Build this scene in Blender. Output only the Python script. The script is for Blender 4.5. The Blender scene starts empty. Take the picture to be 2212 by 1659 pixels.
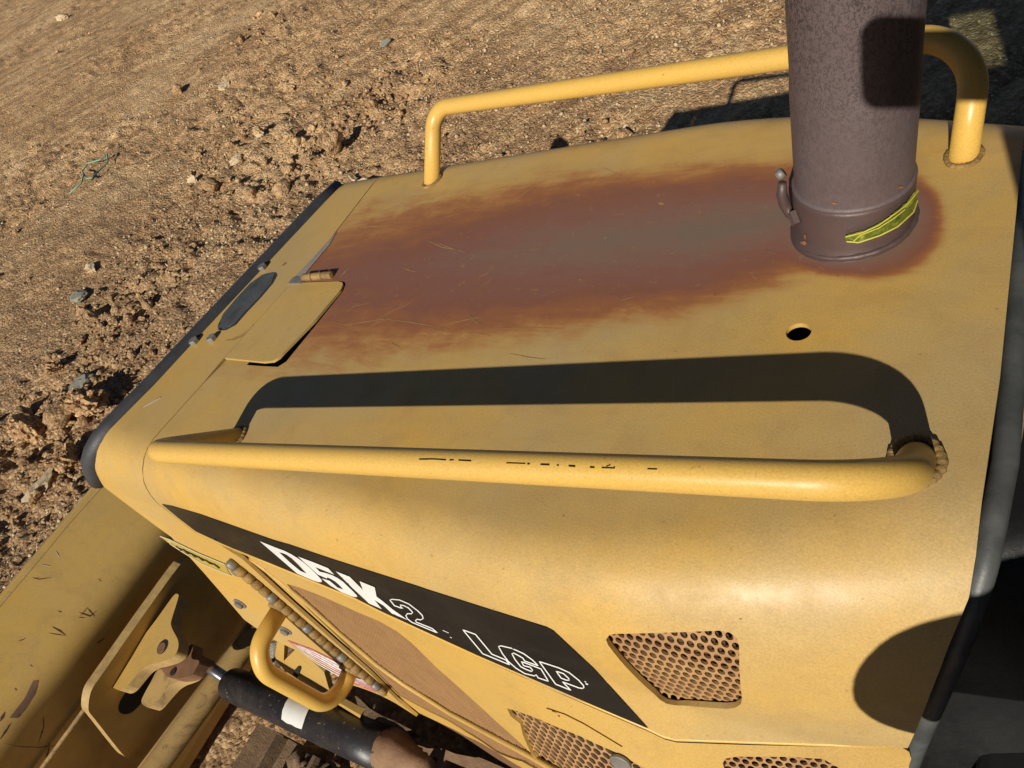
import bpy, bmesh, math, random
import numpy as np
from mathutils import Vector, Matrix, geometry
from mathutils.bvhtree import BVHTree
random.seed(7); rng = np.random.default_rng(7)
sc = bpy.context.scene
col = sc.collection

# ------------------------------------------------------------------ camera, sky, sun
# "hood frame": x towards the rear of the machine, y to its right side, z normal to the hood lid.
R = np.array([[0.81195178, 0.41707947, -0.40837783],
              [0.06544041, -0.76024093, -0.64632154],
              [-0.58004411, 0.49805549, -0.64457492]])
C = np.array([0.80844678, -0.51655074, 0.48405998])
F = 1531.325; CU, CV = 1106.0, 829.5            # pixels of a 2212 x 1659 picture
TILT = math.atan(0.0977); SCL = 1.2; HH = 1.60
ct, st = math.cos(TILT), math.sin(TILT)
WR = np.array([[ct, 0, -st], [0, 1, 0], [st, 0, ct]])
def to_world(p): return SCL * (np.asarray(p, float) @ WR.T) + np.array([0, 0, HH])
def vW(d): return np.asarray(d, float) @ WR.T

cam_d = bpy.data.cameras.new('camera'); cam = bpy.data.objects.new('camera', cam_d); col.objects.link(cam)
cam_d.sensor_width = 36; cam_d.lens = F / 2212 * 36; cam_d.clip_start = 0.02; cam_d.clip_end = 2000
rt, dn, fw = vW(R[0]), vW(R[1]), vW(R[2]); cw = to_world(C)
cam.matrix_world = Matrix(((rt[0], -dn[0], -fw[0], cw[0]), (rt[1], -dn[1], -fw[1], cw[1]), (rt[2], -dn[2], -fw[2], cw[2]), (0, 0, 0, 1)))
sc.camera = cam

SUN = vW(np.array([-0.027, 0.151, -0.0815])); SUN /= np.linalg.norm(SUN)
w = bpy.data.worlds.new("World"); sc.world = w; w.use_nodes = True
nt = w.node_tree; nt.nodes.clear()
sky = nt.nodes.new('ShaderNodeTexSky'); sky.sky_type = 'NISHITA'; sky.sun_disc = False
sky.sun_elevation = math.asin(-SUN[2]); sky.sun_rotation = math.atan2(-SUN[0], -SUN[1])
sky.air_density = 0.5; sky.dust_density = 0.0; sky.ozone_density = 1.0
bg = nt.nodes.new('ShaderNodeBackground'); bg.inputs[1].default_value = 0.05
ow = nt.nodes.new('ShaderNodeOutputWorld'); nt.links.new(sky.outputs[0], bg.inputs[0]); nt.links.new(bg.outputs[0], ow.inputs[0])
sl = bpy.data.lights.new('sun', 'SUN'); sl.energy = 5.0; sl.angle = math.radians(0.5); sl.color = (1.0, 0.93, 0.82)
so = bpy.data.objects.new('sun', sl); col.objects.link(so); so.location = (3, -10, 8)
so.rotation_euler = Vector(SUN).to_track_quat('-Z', 'Y').to_euler()
sc.view_settings.view_transform = 'Standard'; sc.view_settings.look = 'None'
sc.view_settings.exposure = 0.05; sc.view_settings.gamma = 1.0; sc.view_settings.use_curve_mapping = False

# ------------------------------------------------------------------ ray helpers (hood frame)
def rays(uv):
    uv = np.asarray(uv, float)
    d = np.stack([(uv[:, 0] - CU) / F, (uv[:, 1] - CV) / F, np.ones(len(uv))], 1) @ R
    return d                                       # depth-1 direction
def on_plane(uv, o, n):
    d = rays(uv); o = np.asarray(o, float); n = np.asarray(n, float)
    t = ((o - C) @ n) / (d @ n); return C + d * t[:, None]
def at_depth(u, v, d): return C + rays([(u, v)])[0] * d
def proj(P):
    q = (np.asarray(P, float) - C) @ R.T
    return np.stack([CU + F * q[..., 0] / q[..., 2], CV + F * q[..., 1] / q[..., 2]], -1)
def Z(pts, x0, y0, k): return [(x0 + a / k, y0 + b / k) for a, b in pts]
z1 = lambda p: Z(p, 0, 1083, 2.88)
z2 = lambda p: Z(p, 713, 1083, 2.88)
z3b = lambda p: Z(p, 1444, 1083, 2.88)
z3t = lambda p: Z(p, 1444, 0, 2.88)
z4 = lambda p: Z(p, 0, 521, 2.88)
z5m = lambda p: Z(p, 713, 521, 2.88)
zA = lambda p: Z(p, 548.6, 1152, 6.30)
zB = lambda p: Z(p, 822.9, 1272.8, 4.80)

# ------------------------------------------------------------------ materials
def new_mat(name):
    m = bpy.data.materials.new(name); m.use_nodes = True
    n = m.node_tree; b = n.nodes['Principled BSDF']; return m, n, b
def N(n, t, **kw):
    x = n.nodes.new(t)
    for k, v in kw.items(): setattr(x, k, v)
    return x
def noise(n, vec, scale, detail=4, rough=0.6, dist=0.0):
    x = N(n, 'ShaderNodeTexNoise'); x.inputs['Scale'].default_value = scale; x.inputs['Detail'].default_value = detail
    x.inputs['Roughness'].default_value = rough; x.inputs['Distortion'].default_value = dist
    n.links.new(vec, x.inputs['Vector']); return x.outputs['Fac']
def coords(n, scale=(1, 1, 1), rot=(0, 0, 0)):
    t = N(n, 'ShaderNodeTexCoord'); m = N(n, 'ShaderNodeMapping'); m.inputs['Scale'].default_value = scale
    m.inputs['Rotation'].default_value = rot; n.links.new(t.outputs['Object'], m.inputs['Vector']); return m.outputs[0]
def ramp(n, fac, stops, interp='LINEAR'):
    r = N(n, 'ShaderNodeValToRGB'); r.color_ramp.interpolation = interp; e = r.color_ramp.elements
    while len(e) > 1: e.remove(e[0])
    for i, (p, c) in enumerate(stops):
        c = (c, c, c) if not hasattr(c, '__len__') else c
        el = e[0] if i == 0 else e.new(p)
        el.position = p; el.color = (*c, 1)
    n.links.new(fac, r.inputs[0]); return r.outputs[0]
def mix(n, fac, a, b, typ='MIX'):
    x = N(n, 'ShaderNodeMix', data_type='RGBA', blend_type=typ)
    for s, v in ((x.inputs[0], fac), (x.inputs[6], a), (x.inputs[7], b)):
        if hasattr(v, 'is_linked'): n.links.new(v, s)
        elif hasattr(v, '__len__'): s.default_value = (*v, 1) if len(v) == 3 else v
        else: s.default_value = v
    return x.outputs[2]
def math_(n, op, a, b=0.0, clamp=False):
    x = N(n, 'ShaderNodeMath', operation=op, use_clamp=clamp)
    for i, v in enumerate((a, b)):
        if hasattr(v, 'is_linked'): n.links.new(v, x.inputs[i])
        else: x.inputs[i].default_value = v
    return x.outputs[0]
def bump(n, b, h, strength=0.2, dist=0.002):
    x = N(n, 'ShaderNodeBump'); x.inputs['Strength'].default_value = strength; x.inputs['Distance'].default_value = dist
    n.links.new(h, x.inputs['Height']); n.links.new(x.outputs[0], b.inputs['Normal'])

YEL = (0.56, 0.335, 0.070)
def paint(name, base=YEL, dust=0.35, grime=0.25, rough=0.42, burn=False, dustcol=(0.40, 0.30, 0.15), wear=0.0):
    m, n, b = new_mat(name); v = coords(n)
    big = noise(n, v, 3.5, 5, 0.6, 0.4); mid = noise(n, v, 22, 6, 0.65, 0.3); fine = noise(n, v, 620, 3, 0.7); spk = noise(n, v, 170, 2, 0.5)
    f1 = ramp(n, big, [(0.35, 0.0), (0.68, 1.0)])
    c = mix(n, math_(n, 'MULTIPLY', f1, dust), base, dustcol)
    c = mix(n, math_(n, 'MULTIPLY', ramp(n, mid, [(0.50, 0.0), (0.75, 1.0)]), grime), c, (base[0] * .42, base[1] * .44, base[2] * .8))
    smg = noise(n, coords(n, (1, 1.5, 1)), 5.5, 6, 0.62, 0.9)
    c = mix(n, math_(n, 'MULTIPLY', ramp(n, smg, [(0.48, 0.0), (0.70, 1.0)]), grime * .75), c, (base[0] * .52, base[1] * .52, base[2] * .95))
    c = mix(n, math_(n, 'MULTIPLY', ramp(n, spk, [(0.70, 0.0), (0.75, 1.0)]), .45), c, (base[0] * .35, base[1] * .33, base[2] * .6))
    c = mix(n, 0.17, c, mix(n, ramp(n, fine, [(0.34, 0.0), (0.66, 1.0)]), (0.20, 0.12, 0.025), (0.92, 0.60, 0.19)), 'MIX')
    if wear > 0:
        wn = noise(n, coords(n), 12, 8, 0.75, 1.2)
        c = mix(n, math_(n, 'MULTIPLY', ramp(n, wn, [(0.52, 0.0), (0.64, 1.0)]), wear), c, (0.14, 0.075, 0.035))
    rr = ramp(n, mid, [(0.3, rough - .06), (0.8, rough + .2)])
    if burn:
        at = N(n, 'ShaderNodeAttribute', attribute_name='burn')
        streak = noise(n, coords(n, (3, 14, 3)), 3.0, 7, 0.7, 0.6)
        edge = noise(n, v, 16, 7, 0.75, 0.5)
        f = math_(n, 'ADD', at.outputs['Fac'], math_(n, 'MULTIPLY', math_(n, 'SUBTRACT', streak, 0.5), 0.42))
        f = math_(n, 'ADD', f, math_(n, 'MULTIPLY', math_(n, 'SUBTRACT', edge, 0.5), 0.34))
        bc = ramp(n, f, [(0.0, (0.45, 0.30, 0.11)), (0.10, (0.45, 0.27, 0.085)), (0.22, (0.40, 0.18, 0.050)), (0.34, (0.29, 0.105, 0.034)), (0.48, (0.215, 0.078, 0.045)),
                         (0.66, (0.210, 0.090, 0.064)), (0.86, (0.200, 0.115, 0.082)), (1.0, (0.175, 0.122, 0.088))])
        bm_ = ramp(n, f, [(-0.0, 0.0), (0.26, 1.0)])
        bc = mix(n, 0.12, bc, mix(n, fine, (0.05, 0.03, 0.02), (0.5, 0.33, 0.2)))
        flk = ramp(n, noise(n, coords(n, (1, 1.6, 1)), 60, 6, .8, 1.0), [(0.60, 0.0), (0.66, .5)]); bc = mix(n, flk, bc, (0.40, 0.23, 0.085))
        pit = ramp(n, noise(n, v, 95, 3, .6, .4), [(0.68, 0.0), (0.73, .35)]); bc = mix(n, pit, bc, (0.09, 0.045, 0.035))
        c = mix(n, bm_, c, bc)
        rr = math_(n, 'ADD', rr, math_(n, 'MULTIPLY', bm_, 0.06))
    n.links.new(c, b.inputs['Base Color']); n.links.new(rr, b.inputs['Roughness'])
    b.inputs['Specular IOR Level'].default_value = 0.4
    h = math_(n, 'ADD', math_(n, 'MULTIPLY', fine, 0.6), math_(n, 'MULTIPLY', mid, 0.8))
    bump(n, b, h, 0.24, 0.0010)
    return m
def plain(name, c1, c2, rough=0.6, scale=20, metal=0.0, bs=0.3, bd=0.002, spec=0.5):
    m, n, b = new_mat(name); v = coords(n)
    f = noise(n, v, scale, 8, 0.7, 0.3); fine = noise(n, v, scale * 9, 4, 0.7)
    c = mix(n, ramp(n, f, [(0.32, 0.0), (0.7, 1.0)]), c1, c2)
    c = mix(n, math_(n, 'MULTIPLY', fine, 0.3), c, tuple(x * .4 for x in c1))
    n.links.new(c, b.inputs['Base Color']); b.inputs['Metallic'].default_value = metal
    n.links.new(ramp(n, fine, [(0.2, max(.05, rough - .12)), (0.9, min(1, rough + .12))]), b.inputs['Roughness'])
    b.inputs['Specular IOR Level'].default_value = spec
    bump(n, b, math_(n, 'ADD', f, math_(n, 'MULTIPLY', fine, 0.5)), bs, bd)
    return m
M = {}
M['hood'] = paint('hood_paint', burn=True, dust=0.85, grime=0.34, dustcol=(0.40, 0.315, 0.165))
M['yellow'] = paint('yellow_paint', dust=0.30, grime=0.2)
M['nose'] = paint('nose_paint', dust=0.85, grime=0.22, dustcol=(0.40, 0.31, 0.155))
M['rail'] = paint('rail_paint', base=(0.64, 0.39, 0.075), dust=0.18, grime=0.08, rough=0.34)
M['door'] = paint('door_paint', base=(0.53, 0.32, 0.065), dust=0.4, grime=0.35, rough=0.5)
M['blade'] = paint('blade_paint', base=(0.50, 0.31, 0.07), dust=0.35, grime=0.3, rough=0.45, wear=0.12)
M['bladedirty'] = paint('worn_blade_paint', base=(0.42, 0.27, 0.09), dust=0.6, grime=0.4, rough=0.7, wear=0.75)
M['weld'] = plain('weld_bead', (0.42, 0.27, 0.08), (0.16, 0.09, 0.04), 0.5, 60, 0.0, 0.8, 0.004)
M['black'] = plain('black_decal', (0.010, 0.009, 0.008), (0.022, 0.019, 0.015), 0.38, 9, 0, 0.05, 0.0006, 0.3)
M['white'] = plain('white_letter', (0.80, 0.80, 0.76), (0.70, 0.70, 0.66), 0.45, 30, 0, 0.05)
M['rubber'] = plain('black_rubber_trim', (0.030, 0.031, 0.035), (0.055, 0.055, 0.060), 0.6, 30, 0, 0.3)
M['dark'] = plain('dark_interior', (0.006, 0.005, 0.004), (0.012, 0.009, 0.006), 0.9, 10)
M['steel'] = plain('dusty_steel', (0.30, 0.28, 0.25), (0.16, 0.15, 0.13), 0.5, 50, 0.3, 0.4)
M['rustedge'] = plain('rusted_edge', (0.42, 0.18, 0.07), (0.18, 0.07, 0.03), 0.7, 40)
M['rod'] = plain('cylinder_rod', (0.20, 0.20, 0.22), (0.10, 0.11, 0.13), 0.35, 25, 0.6, 0.2)
M['mesh'] = plain('brown_mesh', (0.40, 0.225, 0.088), (0.30, 0.16, 0.065), 0.7, 40)
M['edge'] = plain('lit_worn_edge', (0.52, 0.36, 0.13), (0.32, 0.20, 0.08), .6, 60, 0, .5)  # worn rim paint, lightened to paint in the sun on the plate edges
M['meshback'] = plain('brown_mesh_backing', (0.20, 0.095, 0.04), (0.13, 0.06, 0.028), .9, 40)
M['screen'] = plain('punched_screen', (0.46, 0.27, 0.11), (0.30, 0.15, 0.07), 0.6, 25, 0, 0.4)
M['mud'] = plain('dried_mud', (0.30, 0.20, 0.11), (0.16, 0.095, 0.05), 0.95, 30, 0, 0.9, 0.01)
M['rust'] = plain('rusty_steel', (0.26, 0.13, 0.06), (0.12, 0.055, 0.028), 0.75, 18, 0.1, 0.6)
M['mudrust'] = plain('muddy_rust', (0.33, 0.20, 0.11), (0.16, 0.08, 0.04), .85, 16, 0, .6, .005)
M['seal'] = plain('grey_rubber_seal', (0.10, 0.104, 0.10), (0.04, 0.044, 0.044), 0.5, 25, 0, 0.3)
M['wood'] = plain('tan_foam_strip', (0.36, 0.26, 0.17), (0.25, 0.17, 0.11), 0.85, 60, 0, 0.8)
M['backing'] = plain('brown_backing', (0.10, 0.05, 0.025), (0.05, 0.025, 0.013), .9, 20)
M['cab'] = plain('cab_black_paint', (0.006, 0.006, 0.0065), (0.012, 0.012, 0.012), 0.5, 15)
def pipe_mat():
    m, n, b = new_mat('exhaust_heat_patina'); v = coords(n, (1, 1, 0.55))
    big = noise(n, v, 9, 4, 0.6, 0.4)
    c = mix(n, ramp(n, big, [(0.3, 0.0), (0.7, 1.0)]), (0.092, 0.062, 0.060), (0.135, 0.103, 0.106))
    vo = N(n, 'ShaderNodeTexNoise'); vo.inputs['Scale'].default_value = 420; vo.inputs['Detail'].default_value = 2.5; vo.inputs['Roughness'].default_value = .55; vo.inputs['Distortion'].default_value = 1.4
    n.links.new(v, vo.inputs['Vector'])
    at = N(n, 'ShaderNodeSeparateXYZ'); tc = N(n, 'ShaderNodeTexCoord'); n.links.new(tc.outputs['Object'], at.inputs[0])
    zf = ramp(n, at.outputs[2], [(0.06, 0.0), (0.16, 1.0)])
    sp = ramp(n, vo.outputs['Fac'], [(0.505, 0.0), (0.55, 1.0)])
    patch = ramp(n, noise(n, v, 6, 3), [(0.36, 0.25), (0.58, 1.0)])
    c = mix(n, math_(n, 'MULTIPLY', math_(n, 'MULTIPLY', sp, zf), math_(n, 'MULTIPLY', patch, 0.95)), c, (0.012, 0.007, 0.006))
    oc = ramp(n, noise(n, v, 7, 5, 0.7), [(0.66, 0.0), (0.74, 0.6)])
    c = mix(n, oc, c, (0.30, 0.13, 0.07))
    fine = noise(n, v, 300, 3, 0.6)
    c = mix(n, 0.15, c, mix(n, fine, (0.03, 0.02, 0.02), (0.4, 0.33, 0.33)))
    n.links.new(c, b.inputs['Base Color']); b.inputs['Roughness'].default_value = 0.55; b.inputs['Metallic'].default_value = 0.15
    bump(n, b, math_(n, 'SUBTRACT', fine, sp), 0.25, 0.001); return m
M['pipe'] = pipe_mat()
M['collar'] = plain('burnt_collar', (0.115, 0.070, 0.062), (0.075, 0.055, 0.055), 0.5, 20, 0.2, 0.3)
def cyl_mat():
    m, n, b = new_mat('scuffed_black_paint'); v = coords(n); f = noise(n, v, 14, 8, 0.75, 0.6); s = noise(n, v, 110, 4, 0.7, 0.5)
    c = mix(n, ramp(n, f, [(0.40, 0.0), (0.66, 0.7)]), (0.010, 0.012, 0.016), (0.050, 0.040, 0.034))
    c = mix(n, ramp(n, s, [(0.64, 0.0), (0.70, 0.8)]), c, (0.40, 0.33, 0.28))
    n.links.new(c, b.inputs['Base Color']); b.inputs['Roughness'].default_value = 0.42; bump(n, b, s, 0.3, 0.002); return m
M['cylinder'] = cyl_mat()
def glass_mat():
    m, n, b = new_mat('cab_glass'); n.nodes.remove(b); out = [x for x in n.nodes if x.type == 'OUTPUT_MATERIAL'][0]
    t = N(n, 'ShaderNodeBsdfTransparent'); t.inputs[0].default_value = (0.80, 0.86, 0.84, 1); g = N(n, 'ShaderNodeBsdfGlossy'); g.inputs['Roughness'].default_value = 0.03
    fr = N(n, 'ShaderNodeFresnel'); mx = N(n, 'ShaderNodeMixShader'); n.links.new(fr.outputs[0], mx.inputs[0]); n.links.new(t.outputs[0], mx.inputs[1]); n.links.new(g.outputs[0], mx.inputs[2]); n.links.new(mx.outputs[0], out.inputs[0]); return m
M['glass'] = glass_mat()

# ------------------------------------------------------------------ mesh helpers
def mesh(name, verts, faces, smooth=False):
    me = bpy.data.meshes.new(name); me.from_pydata([tuple(map(float, p)) for p in verts], [], [tuple(f) for f in faces]); me.update()
    if smooth: me.polygons.foreach_set('use_smooth', [True] * len(me.polygons))
    return me
def obj(name, me, mat, parent=None, label=None):
    o = bpy.data.objects.new(name, me); col.objects.link(o)
    if mat is not None: me.materials.append(mat) if len(me.materials) == 0 else None
    if parent is not None: o.parent = parent
    if label: o['label'] = label
    return o
def solid(o, t, offset=-1.0):
    m = o.modifiers.new('thickness', 'SOLIDIFY'); m.thickness = t; m.offset = offset; m.use_even_offset = False
    e = o.modifiers.new('crisp', 'EDGE_SPLIT'); e.split_angle = math.radians(38); return o
def bevel(o, wd, seg=2):
    m = o.modifiers.new('bevel', 'BEVEL'); m.width = wd; m.segments = seg; m.limit_method = 'ANGLE'; m.angle_limit = math.radians(40); return o
def resample(poly, step, closed=True):
    P = [np.array(p, float) for p in poly]; out = []
    n = len(P)
    for i in range(n if closed else n - 1):
        a, b = P[i], P[(i + 1) % n]; k = max(1, int(np.linalg.norm(b - a) / step))
        for j in range(k): out.append(a + (b - a) * j / k)
    if not closed: out.append(P[-1])
    return np.array(out)
def chaikin(P, it=2):
    P = [np.array(p, float) for p in P]
    for _ in range(it):
        Q = []
        for i in range(len(P)): a, b = P[i], P[(i + 1) % len(P)]; Q += [a * .75 + b * .25, a * .25 + b * .75]
        P = Q
    return [tuple(p) for p in P]
def inside(pts, polys):
    r = np.zeros(len(pts), bool)
    for poly in polys:
        P = np.asarray(poly, float); x, y = pts[:, 0], pts[:, 1]; j = len(P) - 1
        for i in range(len(P)):
            xi, yi, xj, yj = P[i, 0], P[i, 1], P[j, 0], P[j, 1]
            c = ((yi > y) != (yj > y)); 
            with np.errstate(divide='ignore', invalid='ignore'):
                c &= x < (xj - xi) * (y - yi) / (yj - yi + 1e-30) + xi
            r ^= c; j = i
    return r
def cdt(polys, step, grid=None):
    """triangulate the even-odd inside of polys with an inner grid of points"""
    loops = [resample(p, step) for p in polys]
    V, Ed = [], []
    for L in loops:
        k = len(V); V += [tuple(q) for q in L]; Ed += [(k + i, k + (i + 1) % len(L)) for i in range(len(L))]
    A = np.concatenate(loops); lo, hi = A.min(0), A.max(0)
    gs = grid or step
    gs = (gs, gs) if not hasattr(gs, '__len__') else gs
    gx = np.arange(lo[0] + gs[0] * .5, hi[0], gs[0]); gy = np.arange(lo[1] + gs[1] * .5, hi[1], gs[1])
    if len(gx) and len(gy):
        G = np.stack(np.meshgrid(gx, gy), -1).reshape(-1, 2); G = G[inside(G, loops)]
        # keep the grid clear of the outline
        if len(G):
            keep = np.ones(len(G), bool)
            for L in loops:
                for ch in range(0, len(L), 64):
                    d = ((G[:, None, :] - L[None, ch:ch + 64, :]) / np.array(gs)) ** 2
                    keep &= d.sum(-1).min(1) > 0.3
            V += [tuple(q) for q in G[keep]]
    r = geometry.delaunay_2d_cdt([Vector(v) for v in V], Ed, [], 0, 1e-7)
    VV = np.array([tuple(v) for v in r[0]]); FF = np.array([tuple(f) for f in r[2] if len(f) == 3])
    cen = VV[FF].mean(1); FF = FF[inside(cen, loops)]
    return VV, FF
def clean(VV, FF):
    used = np.unique(FF); mp = -np.ones(len(VV), int); mp[used] = np.arange(len(used)); return VV[used], mp[FF]
def orient(P, FF, ref):
    """flip faces so that normals agree with ref (function of centre -> direction or a vector)"""
    a, b, c = P[FF[:, 0]], P[FF[:, 1]], P[FF[:, 2]]; n = np.cross(b - a, c - a); cen = (a + b + c) / 3
    r = ref(cen) if callable(ref) else np.broadcast_to(ref, n.shape)
    fl = (n * r).sum(1) < 0; FF = FF.copy(); FF[fl] = FF[fl][:, ::-1]; return FF
toc = lambda cen: C - cen
def plate(name, polys, o, n, th, mat, parent, step=12, bev=0.0, img=True, smooth=False, label=None):
    """flat plate whose outline is seen through the given polygons, lying in plane (o,n), thickness th behind it"""
    V, Fc = cdt(polys, step, step * 6); V, Fc = clean(V, Fc)
    n = np.asarray(n, float) / np.linalg.norm(n)
    P = on_plane(V, o, n)
    if n @ (C - np.asarray(o, float)) < 0: n = -n
    Fc = orient(P, Fc, n)
    ob = obj(name, mesh(name, P, Fc), mat, parent, label); solid(ob, th)
    if bev: bevel(ob, bev)
    return ob
def patch(name, polys, bvh, off, mat, parent, step=5, th=0.0, label=None, smooth=True, back=0):
    V, Fc = cdt(polys, step); V, Fc = clean(V, Fc); D = rays(V); P = np.zeros((len(V), 3)); ok = np.ones(len(V), bool); nn = np.zeros((len(V), 3))
    for i, d in enumerate(D):
        h = bvh.ray_cast(Vector(C), Vector(d).normalized())
        if h[0] is None: ok[i] = False; continue
        nrm = h[1]; nrm = -nrm if nrm.dot(Vector(d)) > 0 else nrm
        P[i] = h[0] + nrm * off; nn[i] = nrm
    Fc = Fc[ok[Fc].all(1)]
    P, Fc2 = clean(P, Fc)
    Fc2 = orient(P, Fc2, toc)
    ob = obj(name, mesh(name, P, Fc2, smooth), mat, parent, label)
    if th: solid(ob, th)
    return ob
def stroke(pts, wpx, bvh, off, closed=False, step=4, taper=False):
    """ribbon along an image polyline lying on a surface -> (verts, faces)"""
    L = resample(pts, step, closed); n = len(L); T = np.zeros_like(L)
    for i in range(n):
        a = L[(i - 1) % n] if closed or i > 0 else L[i]; b = L[(i + 1) % n] if closed or i < n - 1 else L[i]
        T[i] = (b - a) / (np.linalg.norm(b - a) + 1e-9)
    Nn = np.stack([-T[:, 1], T[:, 0]], 1); wd = np.full(n, wpx / 2.0)
    if taper: wd *= np.sin(np.linspace(0.15, math.pi - 0.15, n)) * rng.uniform(.6, 1.2, n)
    W = np.concatenate([L + Nn * wd[:, None], L - Nn * wd[:, None]]); P = []; 
    for d in rays(W):
        h = bvh.ray_cast(Vector(C), Vector(d).normalized())
        if h[0] is None: P.append(None); continue
        nrm = h[1]; nrm = -nrm if nrm.dot(Vector(d)) > 0 else nrm
        P.append(np.array(h[0] + nrm * off))
    fs = []
    for i in range(n if closed else n - 1):
        j = (i + 1) % n; q = (i, j, n + j, n + i)
        if all(P[k] is not None for k in q): fs.append(q)
    P = [p if p is not None else np.zeros(3) for p in P]
    return P, fs
def strokes(name, items, bvh, off, mat, parent, label=None, join=False):
    if not join and len(items) > 1: return [strokes(name, [it], bvh, off, mat, parent, label) for it in items]
    V, Fs = [], []
    for it in items:
        P, fs = stroke(it[0], it[1], bvh, off, *it[2:]); k = len(V); V += P; Fs += [tuple(k + a for a in f) for f in fs]
    if not Fs: return None
    V, Fs = np.array(V), np.array(Fs); used = np.unique(Fs); mp = -np.ones(len(V), int); mp[used] = np.arange(len(used)); V = V[used]; Fs = mp[Fs]
    a, b, c = V[Fs[:, 0]], V[Fs[:, 1]], V[Fs[:, 2]]; n = np.cross(b - a, c - a); fl = (n * (C - a)).sum(1) < 0; Fs[fl] = Fs[fl][:, ::-1]
    return obj(name, mesh(name, V, Fs), mat, parent, label)
def fillet(pts, rad, seg=10):
    P = [np.array(p, float) for p in pts]; out = [P[0]]
    for i in range(1, len(P) - 1):
        r = rad[i - 1] if hasattr(rad, '__len__') else rad
        a, b, c = P[i - 1], P[i], P[i + 1]; u = (a - b) / np.linalg.norm(a - b); v = (c - b) / np.linalg.norm(c - b)
        ang = math.acos(np.clip(u @ v, -1, 1)); d = min(r / math.tan(ang / 2), .48 * np.linalg.norm(a - b), .48 * np.linalg.norm(c - b))
        rr = d * math.tan(ang / 2); bis = (u + v) / np.linalg.norm(u + v); cc = b + bis * (rr / math.sin(ang / 2)); s, e = b + u * d - cc, b + v * d - cc
        tot = math.pi - ang
        for k in range(seg + 1):
            t = k / seg; out.append(cc + (math.sin((1 - t) * tot) * s + math.sin(t * tot) * e) / math.sin(tot))
    out.append(P[-1]); return out
def tube_data(path, r, seg=20, caps=True, wob=0.0):
    P = np.array(path, float); n = len(P); rr = np.full(n, r) if not hasattr(r, '__len__') else np.array(r)
    T = np.gradient(P, axis=0); T /= np.linalg.norm(T, axis=1)[:, None]
    up = np.array([0, 0, 1.0]) if abs(T[0][2]) < .9 else np.array([1.0, 0, 0]); A = np.cross(T[0], up); A /= np.linalg.norm(A); V = []
    for i in range(n):
        A = A - T[i] * (A @ T[i]); A /= np.linalg.norm(A); B = np.cross(T[i], A)
        for k in range(seg):
            t = 2 * math.pi * k / seg; q = rr[i] * (1 + (rng.normal() * wob if wob else 0)); V.append(P[i] + (A * math.cos(t) + B * math.sin(t)) * q)
    Fs = [(i * seg + k, i * seg + (k + 1) % seg, (i + 1) * seg + (k + 1) % seg, (i + 1) * seg + k) for i in range(n - 1) for k in range(seg)]
    if caps: Fs += [tuple(range(seg))[::-1], tuple((n - 1) * seg + k for k in range(seg))]
    return V, Fs
def tube(name, path, r, mat, parent, seg=20, caps=True, wob=0.0, smooth=True, label=None):
    V, Fs = tube_data(path, r, seg, caps, wob); me = mesh(name, V, Fs, smooth); return obj(name, me, mat, parent, label)
def box(name, lo, hi, mat, parent, bev=0.0, Mx=None, label=None):
    lo, hi = np.array(lo, float), np.array(hi, float); V = [np.array([(lo, hi)[i][0], (lo, hi)[j][1], (lo, hi)[k][2]]) for i in (0, 1) for j in (0, 1) for k in (0, 1)]
    if Mx is not None: V = [Mx(v) for v in V]
    Fs = [(0, 1, 3, 2), (4, 6, 7, 5), (0, 4, 5, 1), (2, 3, 7, 6), (0, 2, 6, 4), (1, 5, 7, 3)]
    o = obj(name, mesh(name, V, Fs), mat, parent, label)
    if bev: bevel(o, bev)
    return o
def prism(name, c, axis, r, h, mat, parent, seg=6, bev=0.0, smooth=False):
    axis = np.array(axis, float); axis /= np.linalg.norm(axis); c = np.array(c, float)
    V, Fs = tube_data([c, c + axis * h], r, seg); o = obj(name, mesh(name, V, Fs, smooth), mat, parent)
    if bev: bevel(o, bev)
    return o
def weld_ring(name, c, nrm, r, rt_, parent, mat=None, arc=(0, 2 * math.pi), sq=(1, 1), A=None):
    nrm = np.array(nrm, float) / np.linalg.norm(nrm); A = np.cross(nrm, [0.3, 1, 0.1]) if A is None else np.array(A, float); A -= nrm * (A @ nrm); A /= np.linalg.norm(A); B = np.cross(nrm, A)
    k = 72; pts = [np.array(c) + (A * math.cos(t) * sq[0] + B * math.sin(t) * sq[1]) * (r + math.sin(t * 5 + 1) * rt_ * .10) for t in np.linspace(arc[0], arc[1], k)]
    rad = [rt_ * (1 + .13 * math.sin(i * 1.9) + rng.normal() * .05) for i in range(k)]
    return tube(name, pts, rad, mat or M['weld'], parent, 8, False)

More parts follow.
